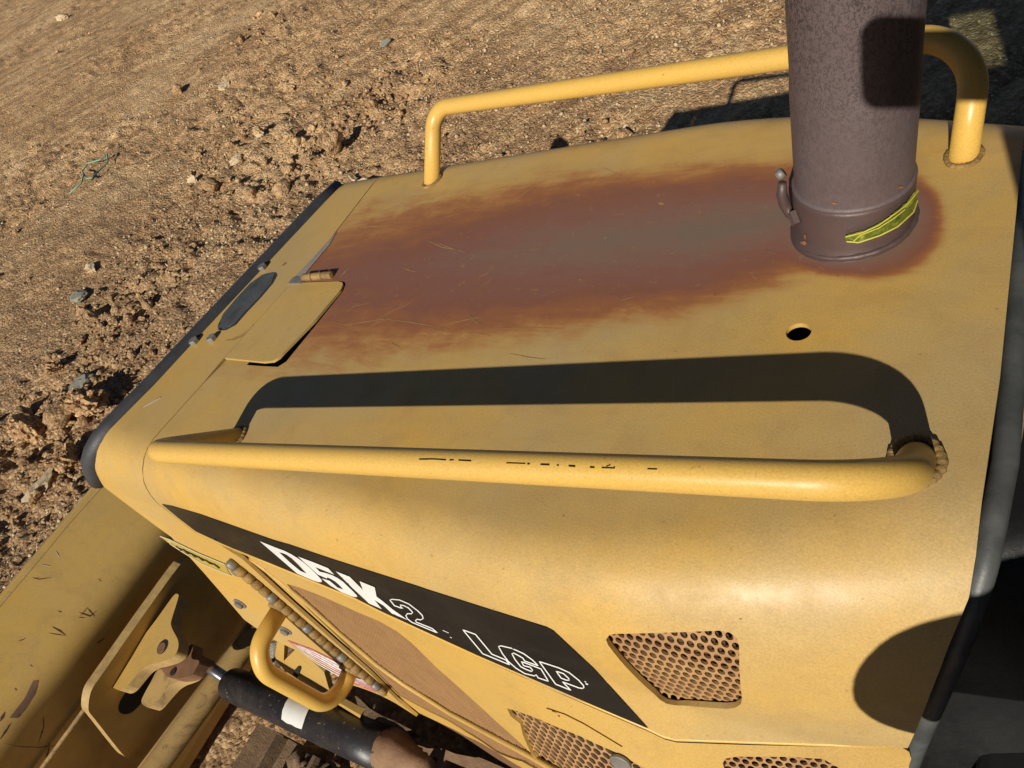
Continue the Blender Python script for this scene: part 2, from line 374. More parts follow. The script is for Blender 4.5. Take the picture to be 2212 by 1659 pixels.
# ------------------------------------------------------------------ the hood's surface: cross sections along x
XK = [-0.6, -0.30, -0.13, 0.15, 0.50, 0.66, 0.80, 0.95]
AK = [0.272, 0.276, 0.284, 0.292, 0.298, 0.255, 0.190, 0.120]
BK = [0.345, 0.348, 0.352, 0.360, 0.368, 0.352, 0.315, 0.270]
HK = [0.080, 0.090, 0.100, 0.115, 0.130, 0.185, 0.240, 0.280]
KK = [0.20, 0.18, 0.09, 0.12, 0.36, 0.36, 0.30, 0.30]
def smooth_interp(x, X, Y):
    return sum(np.interp(x + d, X, Y) for d in (-.06, -.03, 0, .03, .06)) / 5
TS = np.concatenate([np.linspace(0, 1, 12)[:-1], 1 + np.linspace(0, 1, 30)[:-1], 2 + np.linspace(0, 1, 30)])
def section(x):
    a, b, h, k = (float(smooth_interp(x, XK, Q)) for Q in (AK, BK, HK, KK))
    y, z = np.zeros(len(TS)), np.zeros(len(TS))
    m0 = TS < 1; y[m0] = TS[m0] * a
    m1 = (TS >= 1) & (TS < 2); t = TS[m1] - 1; y[m1] = (1 - t) ** 2 * a + 2 * t * (1 - t) * (b - .002) + t * t * b; z[m1] = -h * t * t
    m2 = TS >= 2; t = TS[m2] - 2; L = 1.25 - h; y[m2] = b + k * L * t; z[m2] = -h - L * t
    s = np.concatenate([[0], np.cumsum(np.hypot(np.diff(y), np.diff(z)))]); return y, z, s
GX = np.linspace(-0.85, 1.0, 150); SEC = [section(x) for x in GX]
def S(x, s):
    """surface point for arc length s (negative = near side)"""
    f = np.clip((x - GX[0]) / (GX[1] - GX[0]), 0, len(GX) - 1.001); i = int(f); f -= i
    a = abs(s); y = z = 0
    for k, wgt in ((i, 1 - f), (i + 1, f)):
        Y, Zz, A = SEC[k]; y += wgt * np.interp(a, A, Y); z += wgt * np.interp(a, A, Zz)
    return np.array([x, math.copysign(y, s) if s else 0.0, z])
def S_inv(P):
    x = P[0]; f = np.clip((x - GX[0]) / (GX[1] - GX[0]), 0, len(GX) - 1.001); i = int(f); f -= i
    Y = SEC[i][0] * (1 - f) + SEC[i + 1][0] * f; Zz = SEC[i][1] * (1 - f) + SEC[i + 1][1] * f; A = SEC[i][2] * (1 - f) + SEC[i + 1][2] * f
    k = int(np.argmin((Y - abs(P[1])) ** 2 + (Zz - P[2]) ** 2)); best = (9, 0)
    for j in (k - 1, k):
        if 0 <= j < len(Y) - 1:
            a = np.array([Y[j], Zz[j]]); b = np.array([Y[j + 1], Zz[j + 1]]); q = np.array([abs(P[1]), P[2]]); t = np.clip((q - a) @ (b - a) / ((b - a) @ (b - a) + 1e-12), 0, 1)
            d = np.linalg.norm(a + (b - a) * t - q)
            if d < best[0]: best = (d, A[j] + (A[j + 1] - A[j]) * t)
    return (x, math.copysign(best[1], P[1]))
def S_bvh(off=0.0):
    V, Fs = [], []; ns = len(TS)
    for x, (y, z, s) in zip(GX, SEC):
        row = [(x, -y[j], z[j]) for j in range(ns - 1, 0, -1)] + [(x, y[j], z[j]) for j in range(ns)]
        R_ = np.array(row); T = np.gradient(R_[:, 1:], axis=0); nr = np.stack([np.zeros(len(R_)), -T[:, 1], T[:, 0]], 1); nr /= np.linalg.norm(nr, axis=1)[:, None]
        V += [tuple(q) for q in R_ + nr * off]
    m = 2 * ns - 1
    for i in range(len(GX) - 1):
        for j in range(m - 1): Fs.append((i * m + j, (i + 1) * m + j, (i + 1) * m + j + 1, i * m + j + 1))
    return BVHTree.FromPolygons(V, Fs)
BV = S_bvh()
def cast(uv, bvh=None):
    out = []
    for d in rays(uv):
        h = (bvh or BV).ray_cast(Vector(C), Vector(d).normalized()); out.append(None if h[0] is None else np.array(h[0]))
    return out
def par(uv): return [S_inv(p) for p in cast(uv) if p is not None]
def S_normal(x, s, e=0.004):
    a = S(x + e, s) - S(x - e, s); b = S(x, s + e) - S(x, s - e); n = np.cross(a, b); return n / np.linalg.norm(n)

# ------------------------------------------------------------------ the bulldozer (one thing)
root = bpy.data.objects.new('bulldozer', None); col.objects.link(root); root.empty_display_size = 0.3
root.location = (0, 0, HH); root.rotation_euler = (0, -TILT, 0); root.scale = (SCL, SCL, SCL)
root['label'] = 'yellow tracked bulldozer with a heat-stained hood and rusty exhaust stack'; root['category'] = 'bulldozer'

def skin(name, polys, step, grid, mat, off=0.0, th=0.005, label=None, parent=root):
    """sheet cut out of the body surface; polys in (x, s)"""
    V, Fc = cdt(polys, step, grid); V, Fc = clean(V, Fc)
    P = np.array([S(x, s) + (S_normal(x, s) * off if off else 0) for x, s in V])
    Fc = orient(P, Fc, lambda c: np.stack([np.zeros(len(c)), c[:, 1], c[:, 2] + 0.25], 1))
    o = obj(name, mesh(name, P, Fc, True), mat, parent, label)
    if th: solid(o, th)
    return o, V

seam = par([(814, 389), (727, 500), (690, 548)])
notch = par(z4([(1815, 248), (1960, 246), (2125, 244), (2147, 252), (2150, 270), (2135, 310), (1982, 502), (1820, 700), (1782, 748), (1728, 782), (1640, 778), (1390, 760)]))
seam2 = par([(440, 828), (333, 948), (312, 990), (309, 1014), (312, 1042), (325, 1068), (344, 1090), (385, 1122), (424, 1152), (476, 1177)])
low_img = [(503, 1187), (580, 1217), (768, 1294), (823, 1322), (1031, 1417), (1284, 1526), (1400, 1575), (1435, 1592), (1460, 1598), (1604, 1603), (1800, 1610), (1930, 1615)]
low = par(low_img)
xe = 0.797
s_far = 0.55
rear = par([(1961, 1616), (2010, 1498), (2048, 1398), (2072, 1342), (2093, 1291), (2108, 1200), (2121, 1083)])
rear = [(min(a, xe), b) for a, b in rear]
lid = [(-0.146, s_far), (-0.146, seam[0][1] + .04)] + seam + notch + seam2 + low + rear + [(xe, -0.1), (xe, 0.2), (xe, s_far)]
hc = par([(1725, 717)])[0]; hr = 0.0108
hole = [(hc[0] + hr * math.cos(t), hc[1] + hr * math.sin(t)) for t in np.linspace(0, 2 * math.pi, 28)[:-1]]
gr_img = [(1330, 1369), (1555, 1362), (1576, 1366), (1590, 1377), (1597, 1392), (1603, 1508), (1600, 1521), (1588, 1529), (1570, 1531), (1460, 1524), (1440, 1520), (1426, 1512), (1314, 1394), (1309, 1382), (1316, 1372)]
grp = par(gr_img)
hood, HV = skin('hood', [lid, hole, grp], 0.009, (0.0085, 0.0085), M['hood'], 0, 0.005)
PR_ = .05
# heat stain: a field over the lid that the paint material turns into colour
stain_img = [(1700, 338), (1600, 334), (1450, 345), (1200, 360), (1040, 388), (860, 420), (740, 440), (600, 480), (560, 560), (470, 700), (440, 800), (600, 822), (700, 815), (900, 785), (1050, 760), (1150, 742), (1300, 722), (1400, 708), (1480, 697), (1560, 672), (1680, 628), (1800, 585), (1900, 548), (1975, 500), (2012, 445), (2016, 390), (1960, 320), (1820, 325)]
SP = np.array(par(stain_img))
def seg_dist(P, poly):
    d = np.full(len(P), 9.0)
    for i in range(len(poly)):
        a, b = poly[i], poly[(i + 1) % len(poly)]; t = np.clip(((P - a) @ (b - a)) / ((b - a) @ (b - a) + 1e-12), 0, 1); d = np.minimum(d, np.linalg.norm(P - (a + t[:, None] * (b - a)), axis=1))
    return d
ins = inside(HV, [SP]); dist = seg_dist(HV, SP) * np.where(ins, 1, -1)
px_ = np.array([0.668, 0.089]); dpipe = np.linalg.norm(HV - px_, axis=1)
scale_ = np.interp(HV[:, 0], [-0.13, 0.2, 0.5, 0.75], [0.28, 0.21, 0.13, 0.060])
burn = np.clip(dist / scale_, 0, 1) * np.interp(HV[:, 0], [-0.13, 0.1, 0.3, 0.75], [0.56, 0.70, 0.95, 1.0])
burn = np.where(dist > 0, 0.10 + 0.9 * burn, np.clip(0.10 + dist / 0.16, -0.35, 0.10))
burn = np.maximum(burn, np.clip(1.05 - (dpipe - PR_ * 1.02) / .034 * (1 + .25 * np.sin(np.arctan2(HV[:, 1] - .089, HV[:, 0] - .668) * 3 + 1)), 0, 1))
at = hood.data.attributes.new('burn', 'FLOAT', 'POINT'); at.data.foreach_set('value', burn.astype(np.float32))

# nose (radiator guard)
nf = par([(700, 436), (560, 585), (440, 713), (330, 832), (250, 912), (222, 945), (208, 975), (203, 1000), (207, 1025), (225, 1052), (370, 1160), (440, 1237), (527, 1338)])
nb_img = [(524, 1208), (630, 1305), (720, 1385), (800, 1455), (860, 1515)]
nb = par(nb_img)
bot = par([(900, 1548), (760, 1480), (640, 1405), (575, 1372)])
g = 0.0026
nose_poly = [(-0.2556, .37)] + nf + bot[::-1][0:] + nb[::-1] + [(q[0] - g, q[1]) for q in seam2[::-1]]
dpoly_img = z4([(1815, 262), (2105, 252), (2130, 258), (2134, 272), (2126, 296), (1962, 492), (1768, 690), (1735, 725), (1700, 746), (1640, 752), (1398, 728)])
dp = par(dpoly_img)
nose_poly += [(q[0] - g, q[1]) for q in [dp[-1], dp[0]]] + [(q[0] - g, q[1]) for q in seam[::-1]] + [(-0.148, .37)]
nose, _ = skin('front_guard', [nose_poly], 0.012, (0.012, 0.014), M['nose'], 0, 0.005)
fd, _ = skin('fuel_door', [dp], 0.006, 0.01, M['nose'], 0.0008, 0.004)
# hinge of the little door
h3 = cast(z4([(1895, 238), (2078, 222)])); dirh = (h3[1] - h3[0]); 
for k in range(3):
    a = h3[0] + dirh * (k / 3 + .015) + np.array([0, 0, .004]); b = h3[0] + dirh * ((k + 1) / 3 - .015) + np.array([0, 0, .004])
    o = tube('hinge', [a, b], 0.0062, M['weld'], fd, 14); bevel(o, .001)
box('hinge_leaf', [h3[0][0] - .03, h3[0][1] - .012, -0.001], [h3[0][0] + .002, h3[0][1] + .004, .003], M['steel'], fd, 0.001)
# trim strip round the front edge
tr = par([(700, 436), (560, 585), (440, 713), (330, 832), (250, 912), (222, 945), (206, 975), (200, 1000), (205, 1022), (216, 1044)])
tr = [(-0.246, 0.30)] + tr
path = [S(x, s) + S_normal(x, s) * (-0.006) + np.array([-0.012, 0, 0]) for x, s in tr]
tube('front_trim', path, 0.0165, M['rubber'], root, 14, label='dark rubber trim strip along the front edge of the guard')
# oval lens slot and bolts on the nose
patch('slot_rim', [[(a + 2.5, b - .5) for a, b in z4([(1712, 198), (1690, 197), (1640, 208), (1560, 262), (1470, 360), (1390, 455), (1356, 530), (1360, 558), (1400, 556), (1460, 524), (1530, 444), (1620, 349), (1692, 264), (1718, 215)])]], BV, 0.0004, M['rubber'], nose)
patch('slot_cover', [z4([(1712, 198), (1690, 197), (1640, 208), (1560, 262), (1470, 360), (1390, 455), (1356, 530), (1360, 556), (1400, 552), (1460, 520), (1530, 440), (1620, 345), (1690, 262), (1706, 215)])], BV, 0.0010, M['seal'], nose)
def bolt(uv, bvh, parent, r=0.0085, h=0.007, washer=True, mat=None):
    P = cast([uv], bvh)[0]; q = S_inv(P); nrm = S_normal(*q)
    if nrm[2] < 0 and abs(nrm[1]) < .5: nrm = -nrm
    if nrm @ (C - P) < 0: nrm = -nrm
    o = prism('bolt', P, nrm, r, h, mat or M['steel'], parent, 6, 0.0008)
    if washer: V, Fs = tube_data([P, P + nrm * 0.002], r * 1.5, 18); obj('washer', mesh('washer', V, Fs), mat or M['steel'], parent)
for uv in z4([(1640, 170), (1215, 630), (1325, 612)]): bolt(uv, BV, nose, washer=False)
for uv in [(519, 1303), (617, 1361), (513, 1232)]: bolt(uv, BV, nose)
# scuffs on the nose
strokes('scratch', [(z4([(780, 1045), (830, 1022)]), 1.4), (z4([(880, 1035), (940, 1010), (1000, 968)]), 1.2), (z4([(1755, 155), (1785, 130)]), 4, False, 4, True)], BV, 0.0004, M['rustedge'], nose)
M['smear'] = plain('ochre_smear', (0.40, 0.24, 0.07), (0.36, 0.20, 0.06), .6, 40, 0, .1)
strokes('smear', [(z4([(1405, 618), (1450, 612), (1500, 592), (1550, 560), (1578, 518)]), 7, False, 4, True)], BV, .0004, M['smear'], nose)
M['primer'] = plain('grey_primer', (0.34, 0.30, 0.26), (0.24, 0.19, 0.16), .7, 60, 0, .3)
patch('bare_patch', [[(729, 500), (722, 512), (712, 530), (690, 556), (668, 582), (655, 600), (640, 606), (634, 602), (662, 574), (690, 543), (716, 514)]], BV, .0012, M['primer'], hood, 5)
patch('bare_patch', [z4([(1800, 262), (1900, 205), (1898, 250), (1850, 268)])], BV, .0020, M['primer'], hood, 5)
strokes('scuff_mark', [(z4([(890, 1035), (950, 1005), (1000, 975)]), 1.3)], BV, 0.0006, M['white'], nose)

# side door below the lid
BVd = S_bvh(-0.006)
db = par([(900, 1548), (1000, 1598), (1120, 1655), (1300, 1740), (1500, 1850), (1750, 1950), (1900, 1990)])
dt = [(x, s - 0.013) for x, s in low]
tri_img = [(612, 1270), (640, 1280), (690, 1300), (760, 1330), (830, 1360), (880, 1395), (930, 1450), (1000, 1510), (1060, 1565), (1110, 1610), (1150, 1648), (1190, 1690), (1160, 1690), (1075, 1640), (1000, 1590), (920, 1545), (850, 1507), (818, 1480), (740, 1400), (660, 1325)]
per_img = [(1087, 1541), (1105, 1546), (1150, 1562), (1240, 1600), (1330, 1641), (1420, 1690), (1550, 1790), (1350, 1790), (1200, 1700), (1140, 1640), (1122, 1600), (1116, 1575), (1095, 1558)]
per2_img = [(1560, 1664), (1566, 1654), (1590, 1650), (1700, 1651), (1780, 1656), (1860, 1700), (1870, 1790), (1640, 1790), (1570, 1700)]
side_poly = [(dt[0][0] + .001, dt[0][1])] + dt[1:] + [(rear[0][0] - .006, dt[-1][1] - .001), (rear[0][0] + .001, dt[-1][1] - .012)] + [(rear[0][0] + .002, db[-1][1])] + db[::-1] + [(q[0] + .003, q[1]) for q in nb[::-1]]
tri_c = [(612, 1270), (640, 1278), (690, 1298), (760, 1330), (812, 1352), (850, 1374), (880, 1398), (908, 1425), (935, 1452), (1000, 1510), (1060, 1565), (1110, 1610), (1150, 1648), (1190, 1690), (1160, 1690), (1075, 1640), (1000, 1590), (920, 1545), (850, 1507), (818, 1480), (740, 1400), (660, 1325)]
tri_img = tri_c
door, _ = skin('side_door', [side_poly, par(tri_img), par(per_img), par(per2_img)], 0.016, (0.02, 0.02), M['door'], -0.007, 0.005)

tube('rolled_edge', [S(x, s) + S_normal(x, s) * -.001 for x, s in low], .0021, M['rail'], hood, 8)
tube('gap_shade_strip', [S(x, s - .0045) + S_normal(x, s - .0045) * -.0035 for x, s in low], .0026, M['dark'], door, 8)  # black tube added as the line of shade in the gap under the lid
# punched screens (real holes)
def punched(name, img, d, hole_r, off, parent, mat, ang=0.0, pad=0.006, up=1.0):
    pl = np.array(par(img)); lo, hi = pl.min(0) - pad, pl.max(0) + pad; cx, cy = (lo + hi) / 2; Rg = np.linalg.norm(hi - lo); V, Fs = [], []; cn, sn = math.cos(ang), math.sin(ang)
    k = int(Rg / d) + 2; seg = 12
    for i in range(-k, k + 1):
        for j in range(-k, k + 1):
            a = (i + .5 * (j % 2)) * d; b = j * d * .8660 * up; X, Y = cx + a * cn - b * sn, cy + a * sn + b * cn
            if not (lo[0] < X < hi[0] and lo[1] < Y < hi[1]): continue
            if not inside(np.array([[X, Y]]), [pl])[0] and seg_dist(np.array([[X, Y]]), pl)[0] > d * .9: continue
            b0 = len(V)
            for q in range(seg):
                t = 2 * math.pi * q / seg
                rh = d / 2 / math.cos((t + math.pi / 6) % (math.pi / 3) - math.pi / 6) * 1.004
                for rr, o_ in ((rh, off), (hole_r, off), (hole_r, off - .0025)):
                    aa, bb = rr * math.cos(t), rr * math.sin(t) * up; x, y = X + aa * cn - bb * sn, Y + aa * sn + bb * cn
                    V.append(S(x, y) + S_normal(x, y) * o_)
            for q in range(seg):
                r_ = (q + 1) % seg
                Fs += [(b0 + 3 * q, b0 + 3 * r_, b0 + 3 * r_ + 1, b0 + 3 * q + 1), (b0 + 3 * q + 1, b0 + 3 * r_ + 1, b0 + 3 * r_ + 2, b0 + 3 * q + 2)]
    o = obj(name, mesh(name, V, Fs), mat, parent); return o
punched('punched_screen', gr_img, 0.0076, 0.0029, -0.0065, hood, M['screen'], 0.0, 0.008, 1.45)
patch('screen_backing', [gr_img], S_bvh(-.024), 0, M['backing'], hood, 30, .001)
punched('punched_screen', per_img, 0.0112, 0.0045, -0.0115, door, M['screen'], 0.0, 0.008, 1.15)
punched('punched_screen', per2_img, 0.0080, 0.0031, -0.011, door, M['screen'], 0.0, 0.008, 1.2)
# woven brown mesh: thin ribs crossing a backing sheet
BVm = S_bvh(-0.012)
mesh_bk = patch('mesh_screen', [[(600, 1262)] + tri_img[1:13] + [(1150, 1700)] + tri_img[14:]], BVm, 0.0, M['meshback'], door, 14, 0.001, label='fine brown woven mesh')
pl = np.array(par(tri_img)); V, Fs = [], []
def rib(x0, s0, x1, s1, r=0.0014, off=-0.0105):
    if math.hypot(x1 - x0, s1 - s0) < 1e-4: return
    n = max(2, int(math.hypot(x1 - x0, s1 - s0) / .02)); pts = [(x0 + (x1 - x0) * i / n, s0 + (s1 - s0) * i / n) for i in range(n + 1)]
    w_ = np.array([-(s1 - s0), x1 - x0]); w_ = w_ / np.linalg.norm(w_) * r
    for i, (x, s) in enumerate(pts):
        nr = S_normal(x, s); c0 = S(x, s) + nr * off; e = S(x + w_[0], s + w_[1]) - S(x, s)
        V.extend([c0 - e - nr * .001, c0 + nr * r, c0 + e - nr * .001])
        if i: k = len(V) - 6; Fs.extend([(k, k + 3, k + 4, k + 1), (k + 1, k + 4, k + 5, k + 2)])
def clip_line(x0, s0, dx, ds):
    ts = []
    for i in range(len(pl)):
        a, b = pl[i], pl[(i + 1) % len(pl)]; e = b - a; den = dx * e[1] - ds * e[0]
        if abs(den) < 1e-9: continue
        t = ((a[0] - x0) * e[1] - (a[1] - s0) * e[0]) / den; u_ = ((a[0] - x0) * ds - (a[1] - s0) * dx) / den
        if 0 <= u_ <= 1: ts.append(t)
    ts.sort(); return [(ts[i], ts[i + 1]) for i in range(0, len(ts) - 1, 2)]
lo, hi = pl.min(0), pl.max(0)
for x in np.arange(lo[0], hi[0], 0.0060):
    for a, b in clip_line(x, 0, 0, 1): rib(x, a, x, b)
for s in np.arange(lo[1], hi[1], 0.0070):
    for a, b in clip_line(0, s, 1, 0): rib(a, s, b, s, 0.0013)
if Fs: obj('mesh_wires', mesh('mesh_wires', V, Fs), M['mesh'], door)['kind'] = 'stuff'
# raised lip, seam line, latch on the door
strokes('pressed_rib', [(zB([(1715, 1240), (1900, 1300), (2100, 1400), (2300, 1520), (2500, 1640)]), 3.0), (zB([(1770, 1270), (1830, 1300), (1850, 1330)]), 3)], BVd, 0.0016, M['door'], door)
pr = par([(500, 1197), (560, 1236), (640, 1300), (720, 1372), (800, 1440), (858, 1482), (900, 1508), (960, 1545), (1040, 1588), (1120, 1632), (1210, 1685), (1300, 1740)]); pr = [(x + .008, s) for x, s in pr]
tube('door_lip', [S(x, s) + S_normal(x, s) * -0.0075 for x, s in pr], [.001] + [.0042] * (len(pr) - 1), M['door'], door, 10)
la = cast([(1342, 1644)], BVd)[0]; q = S_inv(la)
Vv = []; n_ = S_normal(*q); 
V, Fs = tube_data([la, la + n_ * .004], 0.0115, 22); o = obj('latch', mesh('latch', V, Fs), M['steel'], door); bevel(o, .0012)
# hinge knuckles between the nose panel and the door
hp = par([(497, 1205), (545, 1243), (600, 1290), (660, 1342), (720, 1393), (780, 1443), (838, 1492)])
hp3 = [S(x, s) + S_normal(x, s) * 0.006 for x, s in hp]; hp3 = np.array(hp3); cl = np.concatenate([[0], np.cumsum(np.linalg.norm(np.diff(hp3, axis=0), axis=1))])
nk = 22
for i in range(nk):
    a, b = [np.array([np.interp(t * cl[-1], cl, hp3[:, k]) for k in range(3)]) for t in ((i + .06) / nk, (i + .92) / nk)]
    o = tube('hinge_knuckle', [a, a * .75 + b * .25, a * .25 + b * .75, b], [.0060, .0074, .0074, .0060], M['weld'] if i % 5 else M['steel'], door, 12)
# model decal with its lettering
dec = [(350, 1088), (372, 1092), (434, 1110), (590, 1165), (625, 1175), (714, 1205), (783, 1227), (900, 1264), (923, 1272), (1052, 1313), (1181, 1353), (1196, 1361), (1284, 1443), (1401, 1572), (1284, 1522.5), (1031, 1413.5), (823, 1318.5), (768, 1290.5), (580, 1213.5), (503, 1183), (478, 1172), (424, 1147), (385, 1117)]
decal = patch('model_decal', [dec], BV, 0.0010, M['black'], root, 10, label='black parallelogram decal lettered D5K2 LGP')
LD = [[(90, 93), (210, 140), (330, 188), (430, 225), (520, 270), (610, 325), (700, 390), (800, 480), (880, 560), (925, 610), (937, 635), (925, 650), (885, 648), (820, 627), (700, 578), (600, 533), (575, 512)], [(355, 243), (410, 255), (460, 278), (530, 328), (620, 415), (680, 480), (728, 530), (690, 518), (640, 495), (500, 380)]]
L5 = [[(610, 300), (820, 378), (1020, 458), (1105, 547), (960, 488), (845, 443), (905, 505), (985, 523), (1080, 555), (1150, 592), (1220, 640), (1330, 745), (1400, 815), (1418, 838), (1410, 852), (1380, 850), (1340, 842), (1200, 785), (1050, 695), (932, 598), (1040, 630), (1100, 680), (1150, 722), (1230, 750), (1180, 695), (1120, 640), (1060, 605), (1010, 583), (1005, 600), (880, 545), (760, 435)]]
LK = [[(1127, 502), (1315, 575), (1495, 755), (1450, 635), (1655, 718), (1680, 845), (1760, 905), (1900, 1020), (2105, 1165), (1890, 1075), (1780, 970), (1650, 890), (1752, 1015), (1580, 940), (1350, 725)]]
for Lp in (LD, L5, LK): patch('letter', [zA(p) for p in Lp], BV, 0.0017, M['white'], decal, 6)
O2 = [(103, 100), (120, 90), (200, 97), (300, 140), (390, 210), (438, 258), (448, 290), (420, 305), (385, 298), (368, 312), (375, 328), (400, 338), (540, 394), (595, 440), (330, 330), (285, 295), (268, 262), (285, 240), (325, 242), (338, 228), (320, 205), (290, 178), (250, 158), (210, 150), (215, 168), (238, 190), (190, 172), (150, 158)]
OL = [(860, 408), (990, 455), (1160, 660), (1305, 720), (1345, 770), (1065, 655)]
OG = [(1228, 580), (1255, 573), (1370, 600), (1490, 655), (1580, 720), (1640, 780), (1500, 730), (1480, 700), (1430, 670), (1385, 648), (1368, 655), (1400, 715), (1460, 790), (1520, 820), (1570, 838), (1582, 825), (1555, 795), (1490, 778), (1465, 735), (1668, 812), (1745, 940), (1640, 905), (1618, 873), (1600, 885), (1500, 860), (1410, 805), (1330, 735), (1270, 655)]
OP = [(1650, 735), (1850, 800), (1960, 850), (2060, 930), (2108, 985), (2112, 1005), (2095, 1013), (2060, 1008), (1890, 945), (1978, 1033), (1820, 970)]
OPi = [(1825, 835), (1900, 860), (1955, 910), (1960, 928), (1930, 928), (1875, 905)]
for Op in ([O2], [OL], [OG], [OP, OPi]): strokes('letter', [(zB(p), 2.3, True) for p in Op], BV, 0.0017, M['white'], decal, join=True)
strokes('paint_chip', [(zB([(650, 412), (712, 440)]), 1.2), (zB([(725, 482), (745, 492)]), 1.2), (zB([(2120, 940), (2135, 948)]), 2), (zB([(2130, 962), (2155, 972)]), 2.6)], BV, 0.0018, M['white'], decal)
# small yellow warning label with illegible print, and the red/white reflective strip
M['pale_label'] = plain('label_border', (0.55, 0.50, 0.34), (0.5, 0.44, 0.28), .5, 40)
M['label'] = plain('label_yellow', (0.50, 0.37, 0.07), (0.44, 0.32, 0.07), 0.4, 30, 0, .05)
lab = patch('warning_label', [z1([(995, 212), (1060, 232), (1240, 318), (1400, 385), (1420, 430), (1440, 458), (1260, 385), (1130, 305), (1080, 280)])], BV, 0.0009, M['label'], root, 6, label='small yellow sticker with a white border and dark print')
strokes('label_border', [(z1([(1000, 214), (1062, 236), (1240, 322), (1400, 388)]), 2.2), (z1([(1440, 458), (1260, 385), (1130, 305), (1060, 258)]), 2.2)], BV, 0.0015, M['pale_label'], lab)
pts = z1([(1098, 275), (1122, 300), (1145, 296), (1170, 318), (1196, 322), (1215, 340), (1240, 342), (1262, 362), (1285, 362), (1310, 382), (1335, 386), (1370, 412)])
strokes('label_print', [(pts, 3.0), (z1([(1110, 285), (1160, 305), (1360, 400)]), 2.0)], BV, 0.0015, M['black'], lab)
M['red'] = plain('red_reflective', (0.50, 0.035, 0.03), (0.62, 0.28, 0.26), 0.4, 120, 0, .3)
zC = lambda p: Z(p, 493.7, 1289.2, 5.04)   # zoom of region (900,2350)-(1700,2950)
rw = patch('reflective_strip', [zC([(640, 467), (900, 560), (1210, 715), (1290, 760), (1470, 860), (1560, 930), (1730, 1080), (1540, 1010), (1300, 915), (1120, 795), (900, 650), (740, 550)])], BV, 0.0009, M['red'], root, 6, label='red and white striped reflective strip')
its = []
for k in range(6):
    o_ = k * 13; its.append((zC([(700 + o_, 500 + o_ * .2 + k * 8), (950, 600 + k * 22), (1180, 720 + k * 24), (1330, 800 + k * 20), (1560, 950 + k * 10)]), 1.6 if k > 2 else 3.2, False, 4, True))
strokes('white_stripe', its, BV, 0.0014, M['white'], rw)

# ------------------------------------------------------------------ handrails
RAD = 0.0129
def rail(sign, label):
    Fp = np.array([0, -.2617, -.004]); c1 = np.array([0.0073, -.3449, .0828]); c2 = np.array([0.758, -.2595, .0857]); Rp = np.array([0.752, -.1786, -.004])
    m = np.array([1, sign, 1.0]); pts = [Fp * m, c1 * m, c2 * m, Rp * m]
    if sign < 0: pts[2] = np.array([0.7580, .2595, .0857]); pts[3] = np.array([0.7500, .1786, -.004])
    pa = fillet(pts, [0.032, 0.085], 14)
    # finer samples on the straight for smooth shading
    o = tube('handrail', pa, RAD, M['rail'], root, 32, label=label)
    for k, q in ((0, pts[0]), (3, pts[3])):
        dr = pts[1] - pts[0] if k == 0 else pts[2] - pts[3]; dr = dr / np.linalg.norm(dr)
        base = q + dr * (0.005 / dr[2]); lat = np.array([dr[0], dr[1], 0]); lat /= np.linalg.norm(lat) + 1e-9
        weld_ring('weld_bead', base, (0, 0, 1), RAD * (1.12 if k == 0 or sign < 0 else 1.22), .0028 if k == 0 or sign < 0 else .0038, o, sq=(1 / abs(dr[2]) * .95, 1.0), A=lat)
    return o, pa
railn, pn = rail(1, 'near handrail with scraped paint along its top')
railf, pf = rail(-1, 'far handrail passing behind the exhaust')
Vt, Ft = tube_data(pn, RAD, 32); BVr = BVHTree.FromPolygons([tuple(v) for v in Vt], [tuple(f) for f in Ft])
sm = [[(555, 1357), (640, 1356), (722, 1361)], [(800, 1363), (878, 1367)], [(1098, 1380), (1170, 1382), (1216, 1384)], [(1228, 1385), (1243, 1386)], [(1310, 1389), (1366, 1391)], [(1412, 1394), (1424, 1395)], [(1485, 1398), (1526, 1401)], [(1618, 1406), (1646, 1408)], [(1690, 1409), (1772, 1412)], [(1720, 1402), (1745, 1392)], [(1768, 1402), (1770, 1414)], [(1975, 1417), (2035, 1419)], [(745, 1362), (770, 1362)]]
strokes('paint_scrape', [(z5m(s), 2.6 + rng.uniform(-.5, 1.2), False, 3) for s in sm], BVr, 0.0004, M['black'], railn)

# ------------------------------------------------------------------ exhaust stack
TD = np.array([0.0977, 0.0017, 1.0]); TD /= np.linalg.norm(TD); PB = np.array([0.6655, 0.0889, 0.0]); PR = 0.0503
def lathe(name, prof, mat, parent, seg=56, label=None, c=PB, ax=TD):
    A = np.cross(ax, [0, 1, 0]); A /= np.linalg.norm(A); B = np.cross(ax, A); V = []; 
    for z, r in prof:
        for k in range(seg):
            t = 2 * math.pi * k / seg; V.append(np.array(c) + ax * z + (A * math.cos(t) + B * math.sin(t)) * r)
    Fs = [(i * seg + k, i * seg + (k + 1) % seg, (i + 1) * seg + (k + 1) % seg, (i + 1) * seg + k) for i in range(len(prof) - 1) for k in range(seg)]
    return obj(name, mesh(name, V, Fs, True), mat, parent, label)
pipe = lathe('exhaust_pipe', [(0.030, PR), (0.05, PR), (.10, PR), (.14, PR * 1.0), (.155, PR * 1.0), (.165, PR * .985), (.175, PR * .980), (.25, PR * .985), (.4, PR * .985), (.62, PR * .985), (.62, PR * .92), (.3, PR * .92)], M['pipe'], root, label='heat-mottled brown exhaust pipe')
lathe('collar', [(-.004, PR * 1.13), (0.002, PR * 1.12), (.008, PR * 1.07), (.014, PR * 1.045), (.050, PR * 1.045), (.0535, PR * 1.03), (.0535, PR)], M['collar'], pipe)
lathe('seam_bead', [(.0525, PR * 1.0), (.054, PR * 1.045), (.0565, PR * 1.05), (.058, PR * 1.0)], M['pipe'], pipe)
